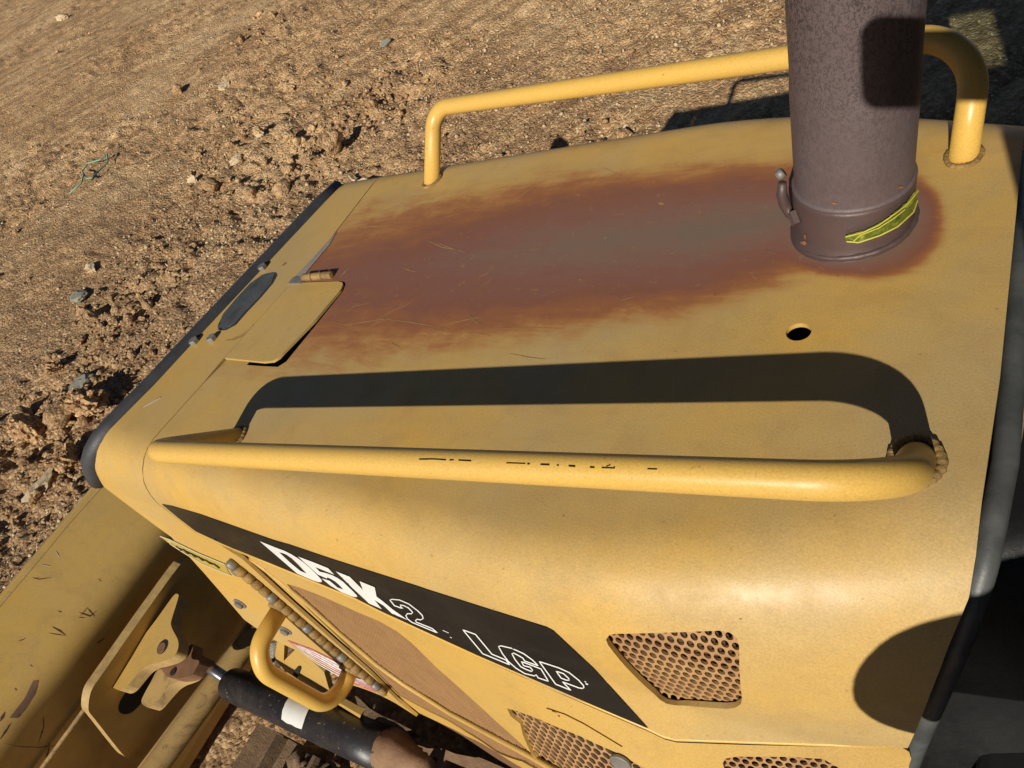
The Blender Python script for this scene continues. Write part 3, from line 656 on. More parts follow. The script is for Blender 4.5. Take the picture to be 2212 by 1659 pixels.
weld_ring('weld_bead', PB + TD * .004, (0, 0, 1), PR * 1.08, .0030, pipe, M['collar'])
# clamp: two lugs and a through bolt at the left of the collar
lug = at_depth(1712, 420, 1.0); dcl = rays([(1700, 425)])[0]
def on_cyl(u, v, r):
    d = rays([(u, v)])[0]; a = C - PB; dd = d - TD * (d @ TD); aa = a - TD * (a @ TD); A_, B_, C_ = dd @ dd, 2 * dd @ aa, aa @ aa - r * r; ds = B_ * B_ - 4 * A_ * C_
    t = (-B_ - math.sqrt(max(ds, 0))) / (2 * A_); return C + d * t
pts = [on_cyl(u, v, PR * 1.06) for u, v in ((1690, 395), (1689, 420), (1695, 440), (1707, 462), (1718, 470))]
tube('clamp_strap', pts, [.0040, .0052, .0056, .0052, .0044], M['collar'], pipe, 12)
a = on_cyl(1680, 381, PR * 1.07); b = on_cyl(1692, 371, PR * 1.06); tube('clamp_bolt', [a, b], 0.0050, M['steel'], pipe, 12)
a = on_cyl(1712, 458, PR * 1.10); tube('clamp_bolt', [a, a + np.array([.005, -.009, -.008])], 0.0050, M['collar'], pipe, 6, smooth=False)
# chips of bright rust on the collar
Vt, Ft = [], []
seg = 48; A_ = np.cross(TD, [0, 1, 0]); A_ /= np.linalg.norm(A_); B_ = np.cross(TD, A_)
for i, z in enumerate((-.01, .014, .05, .10, .4)):
    for k in range(seg): t = 2 * math.pi * k / seg; Vt.append(tuple(PB + TD * z + (A_ * math.cos(t) + B_ * math.sin(t)) * PR * (1.16, 1.05, 1.05, 1.0, .98)[i]))
for i in range(4):
    for k in range(seg): Ft.append((i * seg + k, i * seg + (k + 1) % seg, (i + 1) * seg + (k + 1) % seg, (i + 1) * seg + k))
BVp = BVHTree.FromPolygons(Vt, Ft)
def blob(u, v, w_, h_, bvh, off, mat, parent, name='chip'):
    return patch(name, [[(u + w_ * math.cos(t) * (1 + .3 * rng.normal() * .6), v + h_ * math.sin(t) * (1 + .2 * rng.normal())) for t in np.linspace(0, 6.28, 10)[:-1]]], bvh, off, mat, parent, 4)
for u, v, a, b in ((1803, 438, 5, 2.2), (1944, 404, 5, 2.4), (1738, 524, 6, 5), (1741, 510, 2, 5)): blob(u, v, a, b, BVp, .0012, M['rustedge'], pipe, 'rust_chip')
# ------------------------------------------------------------------ engine bay shadow box under the lid
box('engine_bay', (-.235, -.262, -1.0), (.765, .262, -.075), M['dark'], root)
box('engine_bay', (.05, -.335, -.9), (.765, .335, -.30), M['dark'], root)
M['scr'] = plain('rubbed_scratch', (0.42, 0.25, 0.10), (0.34, 0.17, 0.07), .6, 60, 0, .1)
sl_ = [z5m(q) for q in ([(0, 540), (90, 552), (180, 578)], [(0, 500), (100, 520), (240, 500), (420, 475)], [(215, 550), (300, 505), (390, 478)], [(260, 505), (400, 430), (540, 368)], [(290, 478), (500, 505), (770, 552)], [(850, 572), (920, 575), (1000, 590)], [(122, 158), (95, 190), (60, 230)], [(908, 232), (975, 205), (1030, 150)], [(930, 282), (990, 255), (1028, 200)], [(1120, 700), (1240, 725), (1345, 735)], [(590, 440), (595, 455), (585, 475)], [(1010, 545), (1200, 540), (1440, 545)], [(1660, 390), (1680, 420), (1690, 445)], [(1770, 335), (1810, 370), (1905, 345)], [(380, 620), (395, 645), (440, 660)], [(420, 295), (445, 310), (460, 335)], [(90, 450), (150, 405), (260, 385)], [(450, 165), (500, 185), (545, 192)], [(640, 0), (740, 40), (850, 75)], [(850, 440), (900, 500), (960, 528)], [(700, 520), (900, 480), (960, 470)])] + [Z(q, 713, 0, 2.88) for q in ([(1690, 1040), (1780, 1080), (1850, 1110), (1890, 1155)], [(1110, 1275), (1200, 1210), (1320, 1130)], [(820, 1215), (870, 1225), (960, 1225)], [(560, 1290), (680, 1255), (760, 1240)], [(590, 1490), (700, 1540), (860, 1570)], [(690, 1365), (760, 1340), (820, 1330)], [(480, 1310), (560, 1285), (640, 1280)], [(100, 1430), (250, 1410), (420, 1400)])]
for q in sl_: strokes('scratch', [(q, float(rng.uniform(1.0, 2.4)), False, 4, True)], BV, .0004, M['scr'], hood)
# drifting flecks on the lid
for u, v, a, b in ((1429, 441, 7, 3), (1272, 480, 2, 1.2), (1254, 605, 2.2, 2), (1452, 548, 2, 1.2), (1280, 619, 2, 1), (1182, 684, 3, 1.2), (1250, 668, 2, 1), (1218, 1115, 1.6, 1.4), (1066, 1316, 2, 1.2), (1600, 1337, 3.5, 1.4)): blob(u, v, a, b, BV, .0005, M['scr'], hood, 'paint_fleck')

# ------------------------------------------------------------------ grab handle on the nose side
A3, B3 = cast([(607, 1313), (757, 1446)]); 
nh = np.cross(B3 - A3, np.array([0.12, -1, -.10])); nh /= np.linalg.norm(nh)
hc_ = on_plane([(556, 1397), (570, 1452), (700, 1524), (741, 1488)], A3, nh)
gh = tube('grab_handle', fillet([A3, hc_[0], hc_[1], hc_[2], hc_[3], B3], [.05, .05, .05, .05], 8), 0.0148, M['rail'], root, 24, label='small D-shaped yellow grab handle')
for q in (A3, B3): weld_ring('weld_bead', q + np.array([0, -.002, 0]), (0, -1, -.1), .017, .004, gh)

# ------------------------------------------------------------------ blade
X0, X1, X2 = -1.0, -0.890, -0.80
def bl(x, y, z): return np.array([x, y, z])
ys = np.linspace(-1.45, .94, 60)
def blade_prof():
    P = [(-1.035, -.405), (-1.03, -.383), (-1.003, -.374)]
    cur = np.array([X0, -.378]); fs_ = [46] * 4 + [40, 28, 14, 0, -12, -20, -24, -24, -24, -24]; ls_ = [.0315] * 4 + [.02, .016, .014, .012, .012, .014, .018, .018, .02, .02]
    pts_ = [cur]
    for f, l in zip(fs_, ls_): f = math.radians(f); cur = cur + np.array([math.sin(f), -math.cos(f)]) * l; pts_.append(cur)
    pts_ = np.array(pts_); k1 = .262 / (pts_[0, 1] - pts_[-1, 1]); pts_ = pts_[0] + (pts_ - pts_[0]) * k1
    P += [tuple(q) for q in pts_]; print('blade x', P[-1])
    xe_ = P[-1][0]
    P += [(xe_ + .004, -.646), (xe_ - .004, -.655), (xe_ - .02, -.69), (xe_ - .05, -.76), (xe_ - .10, -.90), (xe_ - .16, -1.15), (xe_ - .18, -1.2), (-1.22, -1.2), (-1.16, -.9), (-1.08, -.6)]
    return P
bp = blade_prof(); V = [(x, y, z) for y in ys for x, z in bp]; m_ = len(bp); Fs = [(i * m_ + k, i * m_ + (k + 1) % m_, (i + 1) * m_ + (k + 1) % m_, (i + 1) * m_ + k) for i in range(len(ys) - 1) for k in range(m_)]
Fs += [tuple(range(m_))[::-1], tuple((len(ys) - 1) * m_ + k for k in range(m_))]
# dents in the upper face
Va = np.array(V)
for (u, v), amp, rad in (((222, 1382), .016, .05), ((80, 1500), .02, .06)):
    c0 = on_plane([(u, v)], (-.94, 0, 0), (1, 0, 0))[0]; d2 = ((Va - c0) ** 2).sum(1); Va -= np.array([.7, 0, .7]) * (amp * np.exp(-d2 / rad ** 2))[:, None]
me = mesh('blade', Va, Fs, True); blade = obj('blade', me, M['blade'], root, 'yellow dozer blade seen from behind with scraped upper lip')
me.polygons.foreach_set('use_smooth', [len(f) == 4 and (f[0] % m_) in range(2, 20) for f in Fs])
for e in (): pass
BVb = BVHTree.FromPolygons([tuple(v) for v in Va], [tuple(f) for f in Fs])
tube('blade_rib', [(X1 + .004, -1.45, -.648), (X1 + .004, .9, -.648)], .005, M['weld'], blade, 8)
strokes('top_lip', [([(222, 1040), (150, 1120), (60, 1228), (-30, 1335)], 15)], BVb, .0012, M['bladedirty'], blade)
scr = [(z1([(195, 472), (240, 485), (320, 475)]), 2), (z1([(205, 485), (250, 470)]), 1.5), (z1([(325, 780), (375, 808), (410, 835)]), 5), (z1([(298, 820), (380, 832), (412, 838)]), 2), (z1([(490, 690), (560, 715), (600, 680)]), 4), (z1([(500, 712), (545, 660)]), 3), (z1([(540, 660), (590, 720)]), 3), (z1([(485, 722), (530, 725)]), 2),
       (z1([(112, 868), (140, 862), (165, 848)]), 2.5), (z1([(360, 682), (385, 690)]), 3), (z1([(610, 480), (630, 500)]), 2), (z1([(640, 425), (650, 440)]), 2.4), (z1([(10, 1500), (120, 1525), (240, 1530), (340, 1520), (400, 1480), (408, 1430), (395, 1385)]), 2.2), (z1([(310, 1500), (290, 1600), (260, 1680)]), 7), (z1([(270, 1340), (272, 1400), (250, 1470), (235, 1510)]), 4), (z1([(655, 845), (620, 870), (600, 885)]), 4),
       (z1([(0, 1480), (40, 1420), (65, 1380)]), 5), (z1([(0, 1370), (30, 1310)]), 8), (z1([(185, 1015), (205, 1030)]), 2), (z1([(90, 1160), (105, 1180)]), 2.5), (z1([(300, 995), (315, 1012)]), 2)]
M['darkrust'] = plain('dark_scratch', (0.11, 0.045, 0.03), (0.06, 0.025, 0.02), 0.6, 40)
strokes('scratch', [(s[0], s[1] * .75, False, 4, True) for s in scr], BVb, .0006, M['darkrust'], blade)
M['burnp'] = plain('scorched_paint', (0.16, 0.085, 0.07), (0.22, 0.13, 0.06), 0.5, 12)
patch('scorch_mark', [z1([(240, 1115), (205, 1118), (150, 1230), (60, 1345), (110, 1350), (160, 1290), (215, 1200)])], BVb, .0007, M['burnp'], blade, 6)
strokes('scratch', [(z1([(345, 310), (370, 350)]), 2, False, 4, True), (z1([(250, 395), (320, 405)]), 2, False, 4, True)], BVb, .0010, M['pale_label'], blade)
# thick bracket plate on the blade's back
nB = np.array([1, 0.04, -.36]); oB = np.array([X1 + .028, 0, -.66])
cp = z1([(1165, 365), (1140, 378), (1112, 400), (860, 752), (615, 1105), (578, 1155), (556, 1210), (548, 1290), (556, 1315), (580, 1342), (675, 1465), (760, 1572), (790, 1598), (860, 1603), (930, 1560), (1010, 1480), (1150, 1280), (1280, 1100), (1390, 900), (1480, 760), (1540, 640), (1500, 500), (1300, 380)])
cpl = plate('bracket_plate', [chaikin(cp)], oB, nB, .022, M['bladedirty'], blade, 14)
cpl.data.materials.clear(); cpl.data.materials.append(M['blade']); cpl.data.materials.append(M['edge']); cpl.modifiers[0].material_offset_rim = 1
slot = z1([(960, 1035), (1010, 1040), (985, 1100), (900, 1230), (850, 1290), (815, 1318), (770, 1328), (742, 1310), (738, 1275), (765, 1215), (860, 1100)])
plate('slot_recess', [chaikin(slot)], oB + nB * .0015, nB, .002, M['dark'], blade, 8)
# rod-end ears (two horizontal plates) with the pin
ear = z1([(1088, 572), (1112, 578), (1110, 600), (1068, 730), (1060, 768), (1082, 815), (1108, 860), (1112, 905), (1095, 950), (1060, 978), (1000, 1000), (930, 1015), (885, 1040), (850, 1080), (765, 1185), (700, 1160), (692, 1135), (740, 1060), (840, 905), (960, 752), (1040, 640)])
eo = np.array([-.80, -.50, -.622]); en = np.array([0, -.12, 1.0])
er = plate('cylinder_ear', [chaikin(ear)], eo, en, .030, M['blade'], blade, 10, label='upper ear plate with the pin hole')
er.data.materials.append(M['edge']); er.modifiers[0].material_offset_rim = 1
pc = on_plane(z1([(1012, 905)]), eo, en)[0]; en_ = en / np.linalg.norm(en)
V, Fs = tube_data([pc - en_ * .02, pc + en_ * .0006], .0165, 24); obj('pin_hole', mesh('pin_hole', V, Fs), M['dark'], blade)
pc2 = on_plane(z1([(1007, 912)]), eo, en)[0]; V, Fs = tube_data([pc2 - en_ * .15, pc2 + en_ * .002], .0125, 24); o = obj('pin', mesh('pin', V, Fs), M['rust'], blade); bevel(o, .001)
ear2 = z1([(985, 1030), (940, 1120), (890, 1210), (875, 1250), (905, 1278), (940, 1288), (1020, 1190), (1080, 1130), (1160, 1105), (1200, 1080), (1190, 1000), (1100, 1000)])
plate('cylinder_ear', [chaikin(ear2)], eo - en_ * .075, en, .03, M['bladedirty'], blade, 10, label='muddy lower ear plate')
# lower cross tube of the push frame
tA, tB = on_plane([(585, 1318), (312, 1690)], (-.80, 0, 0), (1, 0, 0)); dtb = tB - tA
tube('cross_tube', [tA - dtb * .6, tA, tB, tB + dtb * 1.0], .030, M['bladedirty'], blade, 20)
tube('cross_tube', [tA - dtb * .6 + [-.05, 0, -.02], tB + dtb + [-.05, 0, -.02]], .018, M['bladedirty'], blade, 12)

# ------------------------------------------------------------------ lift cylinder
ca, cb = at_depth(484, 1470, 1.76), at_depth(768, 1592, 1.40); cd = cb - ca; cl_ = np.linalg.norm(cd); cdn = cd / cl_
def cy(t): return ca + cd * t
bar = tube('lift_cylinder', [cy(.08), cy(0.085), cy(.20), cy(.21), cy(.6), cy(1.0), cy(1.20)], [.034, .038, .039, .0385, .040, .041, .041], M['cylinder'], root, 32, label='black hydraulic cylinder with scuffed paint')
tube('end_cap', [cy(1.18), cy(1.19), cy(1.24), cy(1.28), cy(1.34), cy(1.40)], [.040, .0415, .040, .031, .022, .016], M['mudrust'], bar, 28, wob=.015)
ra = at_depth(398, 1404, 1.80); rodp = [ra, cy(.12)]
tube('cylinder_rod', rodp, .0135, M['rod'], bar, 20)
k_ = on_plane(z1([(1120, 1010)]), eo - en_ * .03, en)[0]
cw_ = z1([(1000, 1040), (1010, 1010), (1090, 980), (1150, 930), (1195, 880), (1205, 905), (1180, 985), (1250, 985), (1215, 1050), (1190, 1090), (1090, 1105), (1035, 1090)])
plate('rod_clevis', [chaikin(cw_)], eo - en_ * .035, en, .03, M['rust'], bar, 8, .003)
pcv = on_plane(z1([(1078, 1062)]), eo - en_ * .034, en)[0]; V, Fs = tube_data([pcv, pcv + en_ * .002], .008, 14); obj('grease_port', mesh('grease_port', V, Fs), M['dark'], bar)
Vc, Fc_ = tube_data([cy(-.05), cy(1.05)], .0405, 40); BVc = BVHTree.FromPolygons([tuple(v) for v in Vc], [tuple(f) for f in Fc_])
patch('white_tape', [zC([(660, 1100), (700, 1085), (905, 1200), (870, 1240), (840, 1310), (800, 1440), (740, 1420), (690, 1390), (640, 1375), (580, 1330), (590, 1240), (620, 1160)])], BVc, .0012, M['white'], bar, 6, label='patch of white tape')

z5 = lambda p: Z(p, 658, 1426, 5.04)
plate('track_rail', [z5([(1040, 830), (1100, 872), (1180, 905), (1340, 962), (1500, 962), (1640, 1020), (1850, 1060), (1900, 1058), (2000, 1100), (2300, 1230), (2300, 1330), (1900, 1230), (1700, 1150), (1530, 1080), (1480, 1172), (1420, 1240), (1400, 1180), (1450, 1080), (1400, 1040), (1380, 1100), (1340, 1240), (1290, 1240), (1345, 1010), (1200, 960), (1150, 938), (1060, 895)])], (0, 0, -.84), (0, -.2, 1), .035, M['mudrust'], root, 14, .004)
plate('packed_mud', [z5([(545, 388), (575, 400), (620, 440), (700, 520), (760, 556), (850, 610), (950, 650), (1060, 705), (1150, 752), (1090, 775), (1030, 820), (985, 800), (930, 772), (870, 730), (820, 712), (740, 690), (680, 640), (630, 610), (600, 560), (575, 480)])], (0, 0, -.92), (0, 0, 1), .05, M['mud'], root, 8, .004)
plate('track_pad', [z5([(740, 745), (800, 735), (900, 775), (1000, 840), (1160, 985), (1150, 1020), (980, 1172), (900, 1160), (880, 1100), (900, 1000), (860, 980), (760, 1000), (735, 900)])], (0, 0, -.82), (0, -.2, 1), .03, M['mudrust'], root, 10, .004)
# ------------------------------------------------------------------ brackets behind the grab handle
zc = zC
def yplane(y): return (0, y, 0)
plate('side_bracket', [zc([(470, 395), (640, 430), (610, 500), (600, 700), (740, 560), (900, 690), (1040, 820), (1080, 960), (1150, 1180), (1120, 1200), (980, 1150), (700, 900), (520, 700), (490, 560)])], (0, -.345, 0), (0.1, 1, -.15), .012, M['bladedirty'], root, 14).data.materials.__setitem__(0, M['door'])
plate('bracket_slot', [zc([(700, 850), (715, 800), (745, 768), (775, 765), (782, 790), (765, 840), (740, 890)])], (0, -.349, 0), (0.1, 1, -.15), .002, M['dark'], root, 8)
plate('side_bracket', [zc([(1205, 1155), (1440, 1290), (1425, 1335), (1175, 1205)])], (0, -.36, 0), (0.1, 1, -.15), .012, M['door'], root, 14)
# coil spring seen through the handle
sp_a, sp_b = on_plane(zc([(425, 440), (465, 700)]), (0, -.40, 0), (0, 1, 0)); nn_ = 14; pts = []
ax = (sp_b - sp_a); al = np.linalg.norm(ax); ax /= al; ua = np.cross(ax, [0, 1, 0]); ua /= np.linalg.norm(ua); ub = np.cross(ax, ua)
for i in range(nn_ * 14): t = i / 14; pts.append(sp_a + ax * al * i / (nn_ * 14) + (ua * math.cos(t * 2 * math.pi) + ub * math.sin(t * 2 * math.pi)) * .016)
tube('coil_spring', pts, .0028, M['steel'], root, 6)

# ------------------------------------------------------------------ track and frame on the near side
tz = -.90
tn = 26
shoe = bpy.data.meshes.new('track_shoe')
def shoe_mesh():
    bm = bmesh.new()
    def bx(lo, hi):
        vs = [bm.verts.new(((lo, hi)[i][0], (lo, hi)[j][1], (lo, hi)[k][2])) for i in (0, 1) for j in (0, 1) for k in (0, 1)]
        for f in ((0, 1, 3, 2), (4, 6, 7, 5), (0, 4, 5, 1), (2, 3, 7, 6), (0, 2, 6, 4), (1, 5, 7, 3)): bm.faces.new([vs[q] for q in f])
    bx((-.062, -.30, -.008), (.062, .30, .004)); bx((-.062, -.298, .004), (-.052, .298, .045)); bx((-.05, -.05, -.05), (.05, -.03, -.009)); bx((-.05, .03, -.05), (.05, .05, -.009))
    bm.to_mesh(shoe); bm.free()
shoe_mesh(); shoe.materials.append(M['mud'])
trk = bpy.data.objects.new('track', None); col.objects.link(trk); trk.parent = root; trk['label'] = 'mud-caked steel track on the near side'
yt = -.84
def loop_pt(s):
    L_ = 2.4; r = .24; per = 2 * L_ + 2 * math.pi * r; s = s % per
    if s < L_: return (-.62 + s, tz, 0)
    s -= L_
    if s < math.pi * r: a = s / r; return (-.62 + L_ + r * math.sin(a), tz - r + r * math.cos(a), a)
    s -= math.pi * r
    if s < L_: return (-.62 + L_ - s, tz - 2 * r, math.pi)
    s -= L_; a = s / r; return (-.62 - r * math.sin(a), tz - r - r * math.cos(a), math.pi + a)
per = 2 * 2.4 + 2 * math.pi * .24; ns_ = int(per / .135)
for i in range(ns_):
    x, z, a = loop_pt(i * per / ns_); x += .16; o = bpy.data.objects.new('track_shoe', shoe); col.objects.link(o); o.parent = trk; o.location = (x, yt, z); o.rotation_euler = (0, a, 0)
# link chain
lk = bpy.data.meshes.new('track_link'); bm = bmesh.new()
for yy in (-.035, .035):
    for (a, b) in (((-.07, yy - .014, -.05), (.05, yy + .014, -.004)),):
        vs = [bm.verts.new(((a, b)[i][0], (a, b)[j][1], (a, b)[k][2])) for i in (0, 1) for j in (0, 1) for k in (0, 1)]
        for f in ((0, 1, 3, 2), (4, 6, 7, 5), (0, 4, 5, 1), (2, 3, 7, 6), (0, 2, 6, 4), (1, 5, 7, 3)): bm.faces.new([vs[q] for q in f])
bm.to_mesh(lk); bm.free()
box('track_frame', (-.55, -.72, -1.28), (1.9, -.60, -.97), M['rust'], root, .01)
box('main_frame', (-.45, -.33, -1.25), (1.8, .33, -.92), M['dark'], root, .01)
# ------------------------------------------------------------------ cab behind the hood
cabE = bpy.data.objects.new('cab', None); col.objects.link(cabE); cabE.parent = root; cabE['label'] = 'black cab behind the hood'
def along(x, off, s0=-.95, s1=.95, n=90):
    return [S(x, s) + S_normal(x, s) * off for s in np.linspace(s0, s1, n)]
ctr = [(2215, 120), (2210, 250), (2205, 340), (2198, 600), (2184, 820), (2168, 1000), (2146, 1110), (2124, 1220), (2098, 1305), (2062, 1400), (2020, 1500), (1978, 1600), (1945, 1690), (1910, 1790)]
pts = [p for p in cast([(u + 2, v) for u, v in ctr], S_bvh(-.024)) if p is not None]
tube('windscreen_seal', fillet(pts, .05, 3), .0088, M['seal'], cabE, 18)
patch('foam_strip', [[(2190, 200), (2188, 400), (2170, 620), (2140, 900), (2110, 1090), (2090, 1250), (2060, 1340), (2120, 1340), (2175, 1150), (2215, 900), (2235, 600), (2245, 200)]], S_bvh(-.040), 0, M['wood'], cabE, 20, .004)
patch('cowl', [[(2195, 60), (2190, 420), (2165, 700), (2130, 1000), (2100, 1190), (2080, 1290), (2040, 1370), (1975, 1520), (1930, 1622), (1935, 1900), (2420, 1900), (2420, 60)]], S_bvh(-.050), 0, M['cab'], cabE, 30, .004)
cx0, cx1, cyh = 0.90, 1.95, 0.47
box('cab_base', (cx0, -cyh, -1.1), (cx1, cyh, -.36), M['cab'], cabE, .01)
box('cab_door', (cx0, -cyh, -.358), (cx1, -cyh + .03, .37), M['cab'], cabE, .005)
box('door_header', (cx0, -cyh, .645), (cx1, -cyh + .03, 1.018), M['cab'], cabE, .005)
box('cab_pillar', (cx0, -cyh, .372), (1.095, -cyh + .03, .643), M['cab'], cabE, .005)
box('cab_pillar', (1.27, -cyh, .372), (cx1, -cyh + .03, .643), M['cab'], cabE, .005)
box('side_window', (1.097, -cyh + .012, .372), (1.268, -cyh + .016, .643), M['glass'], cabE)
for x in (cx0 + .015, 1.42, cx1 - .03): box('cab_pillar', (x - .015, cyh - .03, -.358), (x + .03, cyh, 1.018), M['cab'], cabE, .005)
box('cab_roof', (cx0 - .02, -cyh - .04, 1.02), (cx1 + .05, cyh + .04, 1.12), M['yellow'], cabE, .02)
box('windscreen', (cx0 + .02, -cyh + .06, .02), (cx0 + .026, cyh - .06, 1.01), M['glass'], cabE)
box('side_window', (cx0 + .06, cyh - .018, -.35), (1.40, cyh - .014, 1.01), M['glass'], cabE); box('side_window', (1.452, cyh - .018, -.35), (cx1 - .05, cyh - .014, 1.01), M['glass'], cabE)
box('seat', (1.35, -.2, -.355), (1.75, .2, -.05), M['cab'], cabE, .03); box('seat_back', (1.68, -.2, -.048), (1.80, .2, .55), M['cab'], cabE, .04)
box('cab_floor_panel', (.80, -.47, -1.0), (.90, .47, -.30), M['cab'], cabE, .01)

# ------------------------------------------------------------------ the phone and the photographer whose shadows fall on the machine
def cc(r_, d_, f_): return to_world(C + R[0] * r_ + R[1] * d_ + R[2] * f_)
r_ = .013; out = []
for cx_, cy_, a0 in ((.112 - r_, .0335 - r_, 0), (-.016 + r_, .0335 - r_, 90), (-.016 + r_, -.0335 + r_, 180), (.112 - r_, -.0335 + r_, 270)):
    for k in range(7): a_ = math.radians(a0 + k * 15); out.append((cx_ + r_ * math.cos(a_), cy_ + r_ * math.sin(a_)))
nv = len(out); ph = obj('phone', mesh('phone', [cc(x, y, z) for z in (-.003, -.010) for x, y in out], [tuple(range(nv)), tuple(range(2 * nv - 1, nv - 1, -1))] + [(i, i + nv, (i + 1) % nv + nv, (i + 1) % nv) for i in range(nv)]), M['cab'])
ph['label'] = 'dark phone held level behind the exhaust pipe, casting the round-cornered shadow on it'; ph['category'] = 'phone'
def W_(p): return to_world(p)
def skinfig(name, joints, bones, mat, parent, sub=2):
    me = bpy.data.meshes.new(name); me.from_pydata([tuple(W_(p)) for p, r in joints], bones, []); o = bpy.data.objects.new(name, me); col.objects.link(o); o.parent = parent
    m = o.modifiers.new('skin', 'SKIN'); sv = me.skin_vertices[0].data
    for i, (p, r) in enumerate(joints): sv[i].radius = (r * SCL, r * SCL)
    sv[0].use_root = True; m.use_smooth_shade = True; q = o.modifiers.new('sub', 'SUBSURF'); q.levels = sub; q.render_levels = sub
    me.materials.append(mat); return o
M['skin'] = plain('skin', (0.45, 0.26, 0.18), (0.40, 0.22, 0.15), .5, 40); M['jacket'] = plain('grey_jacket', (0.07, 0.075, 0.08), (0.05, 0.05, 0.055), .9, 30); M['jeans'] = plain('blue_jeans', (0.05, 0.07, 0.12), (0.04, 0.05, 0.09), .9, 30); M['hair'] = plain('brown_hair', (0.03, 0.018, 0.01), (0.05, 0.03, 0.015), .7, 60)
pe = bpy.data.objects.new('person', None); col.objects.link(pe); pe['label'] = 'photographer in grey jacket and jeans standing on the track with a phone raised'; pe['category'] = 'person'
J = [((1.06, -.82, -.12), .10), ((1.12, -.84, .05), .10), ((1.10, -.83, .25), .115), ((1.08, -.81, .38), .075), ((1.06, -.79, .45), .042), ((1.03, -.76, .52), .055), ((1.015, -.745, .60), .070), ((1.01, -.74, .655), .045),
     ((1.02, -.66, .36), .048), ((1.06, -.56, .20), .037), ((.975, -.50, .36), .026), ((.935, -.475, .415), .024),
     ((1.13, -.95, .34), .050), ((.965, -.76, .19), .058), ((.812, -.65, .082), .066), ((.93, -.60, .02), .055), ((.99, -.55, .02), .030),
     ((.99, -.76, -.24), .088), ((.985, -.74, -.50), .060), ((1.06, -.76, -.80), .036), ((1.00, -.76, -.83), .03),
     ((1.17, -.92, -.28), .07), ((1.12, -.92, -.52), .052), ((1.17, -.93, -.80), .036), ((1.11, -.93, -.83), .03)]
Bn = [(0, 1), (1, 2), (2, 3), (3, 4), (4, 5), (5, 6), (6, 7), (3, 8), (8, 9), (9, 10), (10, 11), (3, 12), (12, 13), (13, 14), (14, 15), (15, 16), (0, 17), (17, 18), (18, 19), (19, 20), (0, 21), (21, 22), (22, 23), (23, 24)]
bd = skinfig('body', J, Bn, M['jacket'], pe, 3)
V0, Fc0 = ico(3) if 'ico' in globals() else (None, None)
def ell(name, c, r, mat):
    bm = bmesh.new(); bmesh.ops.create_uvsphere(bm, u_segments=24, v_segments=16, radius=1); me = bpy.data.meshes.new(name)
    cw_ = W_(c)
    for v in bm.verts: v.co = Vector((v.co.x * r[0] * SCL + cw_[0], v.co.y * r[1] * SCL + cw_[1], v.co.z * r[2] * SCL + cw_[2]))
    bm.to_mesh(me); bm.free(); me.polygons.foreach_set('use_smooth', [True] * len(me.polygons)); me.materials.append(mat); o = bpy.data.objects.new(name, me); col.objects.link(o); o.parent = pe; return o
ell('head', (1.015, -.745, .60), (.066, .062, .088), M['skin']); ell('hair', (1.03, -.755, .63), (.068, .066, .075), M['hair'])
for k, (dx, dz) in enumerate(((0, .02), (.004, .007), (.006, -.006), (.004, -.018))):
    skinfig('finger', [((.935, -.475, .40 + dz), .007), ((.905 + dx, -.478, .425 + dz), .0065), ((.895 + dx, -.490, .430 + dz), .0058)], [(0, 1), (1, 2)], M['skin'], pe, 1)
    skinfig('finger', [((.99, -.545, .02 + dz), .008), ((1.015 + dx, -.53, .02 + dz), .007), ((1.025 + dx, -.515, .015 + dz), .006)], [(0, 1), (1, 2)], M['skin'], pe, 1)


# ------------------------------------------------------------------ ground
def hash2(ix, iy, seed):
    h = (ix.astype(np.int64) * 374761393 + iy.astype(np.int64) * 668265263 + seed * 1442695041) & 0xffffffff
    h = ((h ^ (h >> 13)) * 1274126177) & 0xffffffff; return ((h ^ (h >> 16)) & 0xffff) / 65535.0
def vnoise(x, y, seed):
    ix, iy = np.floor(x), np.floor(y); fx, fy = x - ix, y - iy; fx = fx * fx * (3 - 2 * fx); fy = fy * fy * (3 - 2 * fy)
    a, b, c, d = hash2(ix, iy, seed), hash2(ix + 1, iy, seed), hash2(ix, iy + 1, seed), hash2(ix + 1, iy + 1, seed)
    return (a * (1 - fx) + b * fx) * (1 - fy) + (c * (1 - fx) + d * fx) * fy
def fbm(x, y, o, seed, g=0.5, lac=2.03, ridge=False):
    t, a, n_ = 0, 1.0, 0
    for i in range(o):
        v = vnoise(x, y, seed + i)
        if ridge: v = 1 - abs(2 * v - 1)
        t = t + a * v; n_ += a; a *= g; x, y = x * lac + 17.3, y * lac - 9.1
    return t / n_
def gpt(u, v, z=0.0):
    d = vW(rays([(u, v)])[0]); o = cw; t = (z - o[2]) / d[2]; return o + d * t
sa, sb = gpt(100, 250), gpt(300, 130); sdir = (sb - sa)[:2]; sdir /= np.linalg.norm(sdir)
clus = [((650, 190), .9, .9), ((770, 250), .6, .9), ((560, 60), .9, .6), ((830, 190), .7, .7), ((290, 630), .45, .8), ((120, 870), .6, 1.0), ((60, 960), .6, 1.0), ((250, 850), .4, .9), ((640, 330), .5, .3), ((170, 1010), .35, .9), ((480, 330), .6, .3), ((230, 740), .5, .4)]
clw = [(gpt(*c)[:2], r, a) for c, r, a in clus]
def clod_mask(X, Y):
    m = np.zeros_like(X)
    for c, r, a in clw: m = np.maximum(m, a * np.exp(-((X - c[0]) ** 2 + (Y - c[1]) ** 2) / (r * r)))
    return m
